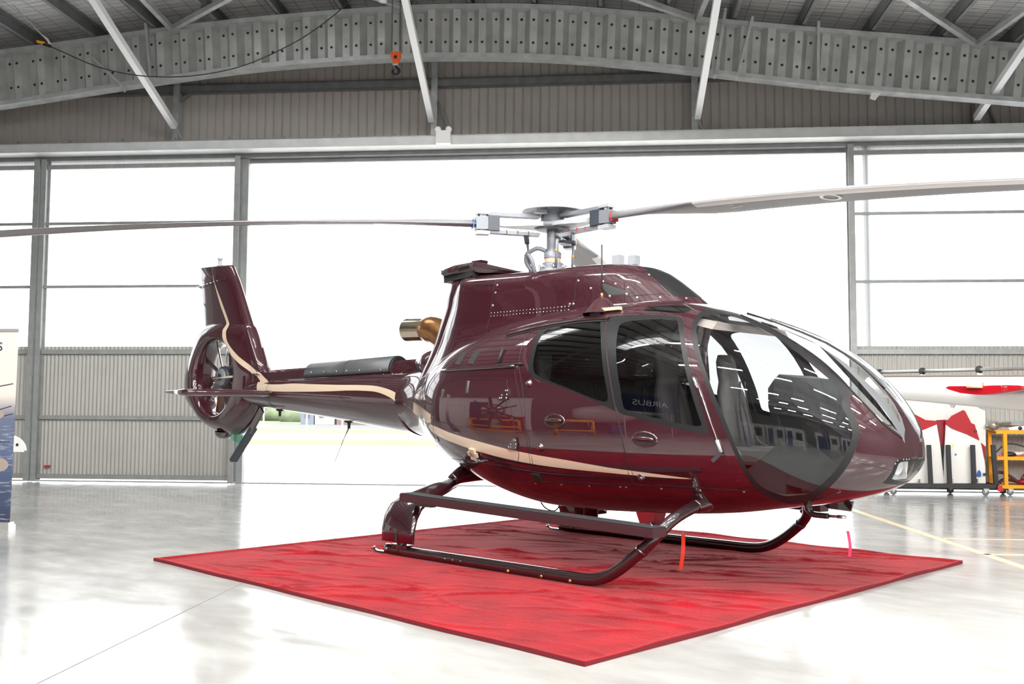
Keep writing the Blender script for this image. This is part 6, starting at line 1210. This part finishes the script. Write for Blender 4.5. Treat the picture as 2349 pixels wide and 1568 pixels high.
c0 = H(6.76, 7.52, 1.125)
MB().lathe(c0-UX*.05, (UX+ZX*.15), [(0, -.06), (.05, -.06), (.06, -.02), (.085, 0), (.085, .03), (.07, .05), (.06, .09), (.035, .1), (.03, .28), (.022, .30), (0, .30)], 20).build('gear_housing', 'engine_metal', ge)
MB().lathe(c0-UX*.15, UX, [(0, 0), (.03, .0), (.03, .03), (.018, .04), (.018, .10)], 12).build('input_flange', 'engine_metal', ge)
for i in range(6):
    a = 2*PI*i/6; MB().lathe(c0-UX*.02+(NX*math.cos(a)+ZX*math.sin(a))*.072, UX, [(0, -.01), (.012, -.01), (.012, .03), (0, .03)], 8).build('flange_bolt', 'chrome', ge)
for dz in (-.075,): MB().hbox(6.73, 6.84, 7.47, 7.57, 1.043, 1.06).build('wood_block', 'heli_beige', ge)
g = thing('white_duct', H(7.1, 7.45, 1.05), 'white moulded duct lying on the top shelf of the yellow trolley', 'duct')
MB().tube(spline([H(6.96, 7.5, 1.075), H(7.06, 7.5, 1.08), H(7.2, 7.5, 1.088), H(7.4, 7.5, 1.093)], 5), [.022, .025, .028, .032, .036, .04]+[.043]*10, 12).build('duct_body', 'heli_white', g); MB().lathe(H(7.13, 7.458, 1.09), -NX, [(0, .012), (.03, .01), (.032, 0)], 14).build('duct_cap', 'banner_navy', g)
tag(lump(H(6.98, 7.55, .662), .06, 0, seed=2, sq=(2.0, 1, .62)).build('black_strap', 'hose_black'), 'black strap bundle on the middle trolley shelf', 'strap')
tag(MB().lathe(H(6.82, 7.48, .648), (UX*.7+ZX), [(0, -.02), (.02, -.02), (.024, 0), (.012, .015), (.012, .04), (0, .04)], 12).build('pink_cap', 'pink_cap'), 'small pink cap on the middle trolley shelf', 'cap')
for i, (u, sq, lab) in enumerate(((7.10, (1.5, 1, .45), 'crumpled pale plastic bag on the middle trolley shelf near the post'), (7.32, (1.4, 1, .6), 'second crumpled pale plastic bag, further right on the middle shelf'))):
    tag(lump(H(u+.05, 7.55, .675), .075, 0, seed=5+i, sq=sq).build('plastic_bag', 'plastic_bag'), lab, 'bag')
tag(MB().tube(spline([H(6.76, 7.62, .64), H(6.92, 7.62, .80), H(7.06, 7.62, .83), H(7.26, 7.62, .78), H(7.55, 7.62, .64)], 6), .012, 8).build('ribbed_hose', 'hose_black'), 'thin black hose arched above the middle trolley shelf', 'hose')
for i, (pts, lab) in enumerate((([(6.60, .165), (6.60, .33), (6.72, .34), (6.86, .26), (6.97, .17)], 'maroon bent pipe at the left end of the bottom trolley shelf'), ([(7.02, .17), (7.12, .33), (7.25, .37), (7.45, .34), (7.5, .17)], 'maroon bent pipe at the right of the bottom trolley shelf'), ([(6.72, .165), (6.8, .22), (6.95, .20), (7.05, .165)], 'low maroon pipe lying in the middle of the bottom trolley shelf'))):
    tag(MB().tube(spline([H(u+.14, 7.50+.09*i, z+.02) for u, z in pts], 6), .026, 10).build('bent_pipe', 'hose_maroon'), lab, 'pipe')
tag(lump(H(7.14, 7.47, .215), .05, 0, seed=9, sq=(1.3, 1, .9)).build('red_cloth', 'heli_red_dark'), 'dark red cloth on the bottom trolley shelf', 'cloth')
# white helicopter tail boom coming in from the right
A_, B_ = Vector((.277, 6.294, 1.846)), Vector((2.676, 4.844, 1.769)); B_ = A_+(B_-A_)*1.55
wb = thing('white_tail_boom', (A_+B_)/2, 'white helicopter tail boom with exposed drive shaft behind the burgundy nose', 'tail boom')
dx_ = (B_-A_).normalized(); sx_ = dx_.cross(ZX).normalized(); ux_ = sx_.cross(dx_)
rr = []; N_ = 18
for i in range(N_+1):
    t = i/N_; r = .145+.055*t*1.55; top = A_.lerp(B_, t)
    cz_ = Vector((top.x, top.y, top.z-r)); rr.append([cz_+sx_*(r*math.cos(a))+ZX*(r*math.sin(a)) for a in np.linspace(0, 2*PI, 33)[:-1]])
MB().loft(rr).build('boom_skin', 'heli_white', wb)
MB().beam(A_+ZX*.005, B_+ZX*.005, .10, .014).build('top_strip', 'brown_strip', wb)
sh0 = A_+ZX*.055; sh1 = B_+ZX*.105; MB().tube([sh0, sh1], .022, 12).build('drive_shaft', 'tube_grey', wb)
for q in ((1.233, 5.815), (2.098, 5.254), (.42, 6.21), (3.1, 4.6)):
    t = (Vector((q[0], q[1], 0))-Vector((A_.x, A_.y, 0))).dot(Vector((dx_.x, dx_.y, 0)).normalized())/(Vector((B_.x-A_.x, B_.y-A_.y, 0)).length); c = sh0.lerp(sh1, t); tp = A_.lerp(B_, t)
    MB().lathe(c-dx_*.02, dx_, [(.024, 0), (.042, 0), (.046, .01), (.046, .035), (.042, .045), (.024, .045)], 20).build('shaft_bearing', 'black_rubber', wb)
    MB().beam(c+ZX*-.04, tp+dx_*.04, .05, .02).build('bearing_bracket', 'heli_white', wb)
SL, SR = Vector((2.167, 3.827, 1.622)), Vector((2.941, 3.87, 1.605)); ch = (SR-SL); cl_ = ch.length; ch.normalize()
sp_ = Vector((-.10, .99, 0))
# red stabiliser seen end on, its tip towards the camera
def stsec(o, k):
    Q = []
    for t, u, l in ((0, .0, 0.), (.05, .018, -.02), (.2, .02, -.055), (.4, .02, -.07), (.6, .03, -.058), (.8, .035, -.03), (.95, .034, -.005), (1, .02, .015)): Q.append((t, u, l))
    return [o+ch*(cl_*t*k)+ZX*u*k for t, u, l in Q]+[o+ch*(cl_*t*k)+ZX*l*k for t, u, l in Q[-2:0:-1]]
st_ = MB().loft([stsec(SL, 1), stsec(SL+sp_*.5, .98), stsec(SL+sp_*1.6, .95)]).build('stabiliser', 'heli_red', wb)
MB().lathe(SL+ch*(cl_*.78)-sp_*.012+ZX*.008, -sp_, [(0, .03), (.028, .025), (.04, 0)], 16).build('position_lamp', 'clear_glass', st_)
MB().tube([SL+ch*(cl_*.30)+ZX*.035-sp_*.05, SL+ch*(cl_*.50)+ZX*.035-sp_*.02], .034, 16).build('foam_guard', 'foam_cream', st_)
MB().lathe(SL+ch*(cl_*.50)+ZX*.035-sp_*.02, ch, [(0, .004), (.02, .004), (.034, 0)], 14).build('foam_end', 'orange', st_)
MB().prism([(-.06, .0), (.07, .0), (.02, -.07), (-.015, -.07)], .02, Vector((1.66, 5.46, 1.475)), (dx_, ZX, sx_)).build('skid_lug', 'galv_light', wb)
tr_ = thing('boom_stand', Vector((3.6, 4.4, 0)), 'grey stand holding up the white tail boom outside the right edge', 'stand')
pz = A_.lerp(B_, .80); MB().tube([(pz.x, pz.y, .02), (pz.x, pz.y, 1.28)], .05, 12).build('stand_post', 'dolly_black', tr_); MB().hbox(0, 0.01, 0, .01, 0, .01) if False else None
MB().box((pz.x, pz.y, .015), (.8, .8, .03)).build('stand_foot', 'dolly_black', tr_); MB().box((pz.x, pz.y, 1.30), (.3, .3, .05)).build('stand_pad', 'foam_post', tr_)
# ------------------------------------------------------------------ left edge: roll-up banner and a white fairing behind it
bn = thing('rollup_banner', H(-6.6, .97, 0), 'roll-up banner with a sea photograph at the left edge', 'banner')
MB().prism([(-.85, .08), (0, .08), (0.02, 2.21), (-.85, 2.21)], .006, H(-6.22, .97, 0), (UX, ZX, NX)).build('banner_sheet', 'banner_print', bn)
MB().hbox(-7.08, -6.205, .92, 1.03, .0, .085).build('banner_base', 'alu', bn); MB().hbox(-6.205, -6.18, .93, 1.02, .0, .06).build('base_cap', 'white_plastic', bn); MB().hbox(-7.07, -6.195, .955, .98, 2.205, 2.235).build('top_rail', 'alu', bn)
MB().hbox(-6.66, -6.64, 1.0, 1.02, .05, 2.2).build('banner_pole', 'alu', bn)
text('banner_text', 'AIRBUS', H(-6.378, .962, 1.99), UX, ZX, .135, 'letter_navy', bn, align='RIGHT')
for (u, z, w, h) in ((-6.45, 1.27, .12, .06), (-6.39, .71, .13, .085)):
    nn = 20; pts2 = [(w*math.copysign(abs(math.cos(t))**.8, math.cos(t)), h*math.sin(t)*(1 if math.sin(t) > 0 else .8)) for t in np.linspace(0, 2*PI, nn+1)[:-1]]
    MB().prism(pts2, .004, H(u, .964, z), (UX, ZX, NX)).build('printed_helicopter', 'heli_beige', bn)
for (u0, z0, u1, z1) in ((-7.0, 1.48, -6.24, 1.62), (-6.42, 1.32, -6.25, 1.37), (-6.48, 1.225, -6.23, 1.285), (-7.0, 1.0, -6.25, .97)):
    MB().beam(H(u0, .9655, z0), H(u1, .9655, z1), .004, .010, ZX).build('printed_rotor_blade', 'rotor_dark', bn)
wh = thing('white_fairing', H(-8.45, 4.4, 0), 'white rounded fairing with a small hole beside the banner', 'fairing')
arc = [(.29*math.cos(t), .23*math.sin(t)) for t in np.linspace(0, PI, 19)]
MB().prism([(-.29, -.02), (.255, -.02), (.255, .02)]+arc[0:1]+arc[1:], .03, H(-8.43, 4.4, .715), (UX, ZX, NX)).build('fairing_skin', 'white_plastic', wh)
MB().lathe(H(-8.27, 4.383, .80), -NX, [(0, .003), (.022, .003), (.023, 0)], 12).build('fairing_hole', 'bolt_dark', wh)
MB().hbox(-8.56, -8.50, 4.38, 4.42, 0, .72).hbox(-8.68, -8.38, 4.25, 4.55, 0, .03).build('fairing_stand', 'galv_dark', wh)
# ------------------------------------------------------------------ outside, beyond the apron
def bld(name, u0, u1, v0, v1, h, m, label, wins=0):
    g = thing(name, H((u0+u1)/2, (v0+v1)/2, 0), label, 'building'); MB().hbox(u0, u1, v0, v1, -.2, h).build('wall', m, g)
    MB().hbox(u0-.1, u1+.1, v0-.1, v1+.1, h, h+.12).build('roof', 'far_grey', g)
    for i in range(wins): MB().hbox(u0+.35+i*(u1-u0-.2)/max(1, wins), u0+.75+i*(u1-u0-.2)/max(1, wins), v0-.03, v0, .5, 1.3).build('window', 'road', g)
    return g
bld('shed', -24.4, -23.3, 70, 73, 2.6, 'far_grey', 'grey far shed left of the white one, seen under the tail boom', 1)
bld('shed', -23.2, -21.6, 70, 73, 2.9, 'far_white', 'white far shed seen under the tail boom', 1)
bld('brick_building', -21.4, -15.5, 70, 75, 2.4, 'brick_far', 'low brick building far out under the tail boom', 6)
for i, (u, v, h, lab) in enumerate(((-21.2, 52, 2.5, 'thin white post left of the others outside'), (-18.4, 52, 2.2, 'thin white post in the middle outside'), (-14.5, 46, 2.2, 'white sign on a post outside, right of the thin posts'))):
    g = thing('sign_post', H(u, v, -.02), lab, 'post'); MB().hbox(u-.04, u+.04, v-.04, v+.04, -.02, h).build('post', 'far_white', g)
    if i == 2: MB().hbox(u-.35, u+.35, v-.06, v-.03, 1.4, 1.9).build('sign_board', 'far_white', g)
for i in range(7):
    u = -42+i*4.6; v = 84+3*(i % 3); b = lump(H(u, v, .5), 1.5+.3*(i % 2), 0, seed=20+i, sq=(1.7, 1, .7))
    tag(b.build('bush', 'bush'), 'rounded green bush far beyond the road, %s' % ('first from the left', 'second from the left', 'third from the left', 'fourth from the left', 'fifth from the left', 'sixth from the left', 'seventh from the left')[i], 'bush', 'bushes beyond the road')
# ------------------------------------------------------------------ behind the camera (seen as reflections): site offices, a flag banner, a table
def office(u, v, w, label, txt=None):
    g = thing('site_office', H(u, v, 0), label, 'office')
    MB().hbox(u-w/2, u+w/2, v-1.6, v+1.6, 0, 2.7).build('office_wall', 'office_white', g)
    MB().hbox(u-w/2+.3, u-w/2+1.2, v+1.6, v+1.64, .05, 2.1).build('office_door', 'office_blue', g)
    MB().hbox(u+.2, u+1.3, v+1.6, v+1.63, 1.0, 2.0).build('office_window', 'annex_window', g)
    if txt: text('office_sign', txt, H(u+.2, v+1.65, 2.25), -UX, ZX, .36, 'letter_navy', g)
for i, u in enumerate((-9.5, -5.8, -2.1, 3.2, 7.4)):
    office(u, -24.5, 3.4 if i != 3 else 3.8, 'white site office with a blue door behind the camera, %s from the left' % ('first', 'second', 'third', 'fourth', 'fifth')[i], 'GARMIN' if i == 1 else None)
xd_ = (UX*-.59+NX*.81).normalized(); zd_ = (UX*.81+NX*.59).normalized(); bc = H(-6.16, -5.9, 0)
tbn = thing('navy_display_wall', bc, 'navy display wall with white lettering, left of the camera', 'display wall')
MB().box(bc-zd_*.05+ZX*2.2, (2.6, .06, 1.1), (xd_, zd_, ZX)).build('wall_panel', 'banner_navy', tbn)
for q in (-1.1, 1.1): MB().box(bc-zd_*.05+xd_*q+ZX*.83, (.06, .05, 1.66), (xd_, zd_, ZX)).build('wall_leg', 'alu', tbn); MB().box(bc-zd_*.05+xd_*q+ZX*.02, (.08, .7, .04), (xd_, zd_, ZX)).build('wall_foot', 'alu', tbn)
text('wall_text', 'AIRBUS', bc-xd_*.95+ZX*2.02, xd_, ZX, .52, 'white_mark', tbn)
fg = thing('feather_flag', H(2.25, -15.5, 0), 'tall navy feather flag behind the camera', 'flag')
MB().prism([(-.05, .3), (.45, .3), (.5, 2.6), (.35, 3.3), (.05, 3.6), (-.05, 3.4)], .01, H(2.25, -15.5, 0), (UX, ZX, NX)).build('flag_cloth', 'banner_navy', fg); MB().tube([H(2.21, -15.5, 0), H(2.21, -15.5, 3.5)], .02, 8).build('flag_pole', 'alu', fg); MB().hbox(1.95, 2.55, -15.75, -15.25, 0, .04).build('flag_foot', 'black_rubber', fg)
text('flag_text', 'Pacific Crown Helicopters', H(2.51, -15.49, 3.0), -ZX, -UX, .22, 'white_mark', fg)

# left side of the hangar, mirrored in the polished flank: an engine stand, a parked white aeroplane, display boards
es = thing('engine_stand', H(-11.0, -.4, 0), 'yellow tube stand carrying an engine with a many bladed fan, left of the camera', 'engine stand')
for (a, b) in (((-11.6, -1.4, .1), (-11.6, 0.6, .1)), ((-10.4, -1.4, .1), (-10.4, 0.6, .1)), ((-11.6, -1.4, .1), (-10.4, -1.4, .1)), ((-11.6, 0.6, .1), (-10.4, 0.6, .1)), ((-10.4, -1.4, .1), (-10.4, -1.4, 1.1)), ((-10.4, 0.6, .1), (-10.4, 0.6, 1.1)), ((-11.6, -1.4, .1), (-11.6, -1.4, 1.1)), ((-11.6, 0.6, .1), (-11.6, 0.6, 1.1)), ((-10.4, -1.4, 1.1), (-10.4, 0.6, 1.1)), ((-11.6, -1.4, 1.1), (-11.6, 0.6, 1.1)), ((-10.4, -1.4, .6), (-10.4, 0.6, .6))):
    MB().tube([H(*a), H(*b)], .06, 8).build('stand_tube', 'yellow', es)
MB().lathe(H(-11.5, -.4, 1.55), UX, [(0, 0), (.35, .02), (.42, .3), (.42, .9), (.30, 1.0), (.12, 1.02), (.1, 1.2), (0, 1.3)], 20).build('engine_body', 'engine_metal', es)
for k in range(9):
    a = 2*PI*k/9; d_ = NX*math.cos(a)+ZX*math.sin(a); MB().beam(H(-10.32, -.4, 1.55)+d_*.1, H(-10.32, -.4, 1.55)+d_*.95, .09, .03, UX).build('fan_blade', 'dolly_black', es)
et = thing('yellow_trestle', H(-8.4, -3.2, 0), 'empty yellow tube trestle left of the camera', 'trestle')
for (a, b) in (((-8.4, -4.0, .0), (-8.4, -4.0, 1.2)), ((-8.4, -2.6, .0), (-8.4, -2.6, 1.2)), ((-8.4, -4.0, 1.2), (-8.4, -2.6, 1.2)), ((-8.4, -4.0, .55), (-8.4, -2.6, .55)), ((-9.2, -4.0, .0), (-8.4, -4.0, 1.2)), ((-9.2, -2.6, .0), (-8.4, -2.6, 1.2))): MB().tube([H(*a), H(*b)], .05, 8).build('trestle_tube', 'yellow', et)
ap = thing('white_aeroplane', H(-15.2, -7.5, 0), 'white light aeroplane parked along the left side, seen only in reflections', 'aeroplane')
MB().loft([[H(-15.2+.6*q*math.cos(t), v, 1.7+.65*q*math.sin(t)+dz) for t in np.linspace(0, 2*PI, 17)[:-1]] for v, q, dz in ((-13, .25, .35), (-11, .5, .2), (-8.5, .95, 0), (-6.5, 1, 0), (-5.3, .8, -.05), (-4.7, .4, -.1))]).build('fuselage', 'heli_white', ap)
MB().hbox(-16.6, -11.2, -8.1, -6.9, 2.36, 2.5).build('wing', 'heli_white', ap); MB().hbox(-15.25, -15.15, -13.2, -12.3, 1.9, 3.4).build('tail_fin', 'heli_red', ap)
for v, u in ((-7.6, -15.9), (-7.6, -14.5), (-5.6, -15.2)):
    MB().lathe(H(u-.08, v, .28), UX, [(0, 0), (.26, 0), (.28, .04), (.28, .12), (.26, .16), (0, .16)], 16).build('wheel', 'black_rubber', ap); MB().tube([H(u, v, .28), H(-15.2, v, 1.3)], .04, 8).build('wheel_strut', 'alu', ap)
for i, (u, v, h, m, lab) in enumerate(((-12.2, .3, 2.2, 'banner_navy', 'tall navy display board standing on the left side of the hangar'), (-12.4, 1.6, 2.0, 'heli_white', 'white display board beside the navy one on the left'), (-13.4, -1.2, 1.3, 'heli_red', 'red tool chest on the left side of the hangar'), (-12.0, -6.6, 1.0, 'office_blue', 'blue draped crate on the left side of the hangar'))):
    g = thing('display_board' if i < 2 else ('tool_chest' if i == 2 else 'draped_crate'), H(u, v, 0), lab, 'board' if i < 2 else ('chest' if i == 2 else 'crate'))
    if i < 2: MB().hbox(u-.03, u+.03, v-.45, v+.45, .1, h).build('board_panel', m, g); MB().hbox(u-.15, u+.15, v-.45, v+.45, 0, .1).build('board_foot', 'alu', g)
    else:
        MB().hbox(u-.4, u+.4, v-.6, v+.6, .08, h).build('chest_body' if i == 2 else 'crate_cover', m, g)
        for k in range(4): MB().hbox(u+.4, u+.415, v-.55, v+.55, .15+k*(h-.2)/4, .12+(k+1)*(h-.2)/4).build('drawer' if i == 2 else 'crate_fold', m, g)

pw = thing('white_partition', H(-14.2, 1.4, 0), 'long white partition on the left side of the hangar', 'partition')
for k in range(5): MB().hbox(-14.25, -14.2, -2.2+k*1.4, -.83+k*1.4, .05, 2.7).build('partition_panel', 'office_white', pw)
MB().hbox(-14.3, -14.15, -2.25, 4.85, 2.7, 2.8).build('partition_rail', 'alu', pw)
for k in range(3): MB().hbox(-14.5, -13.95, -2.2+k*3.5, -2.12+k*3.5, 0, .06).build('partition_foot', 'alu', pw)
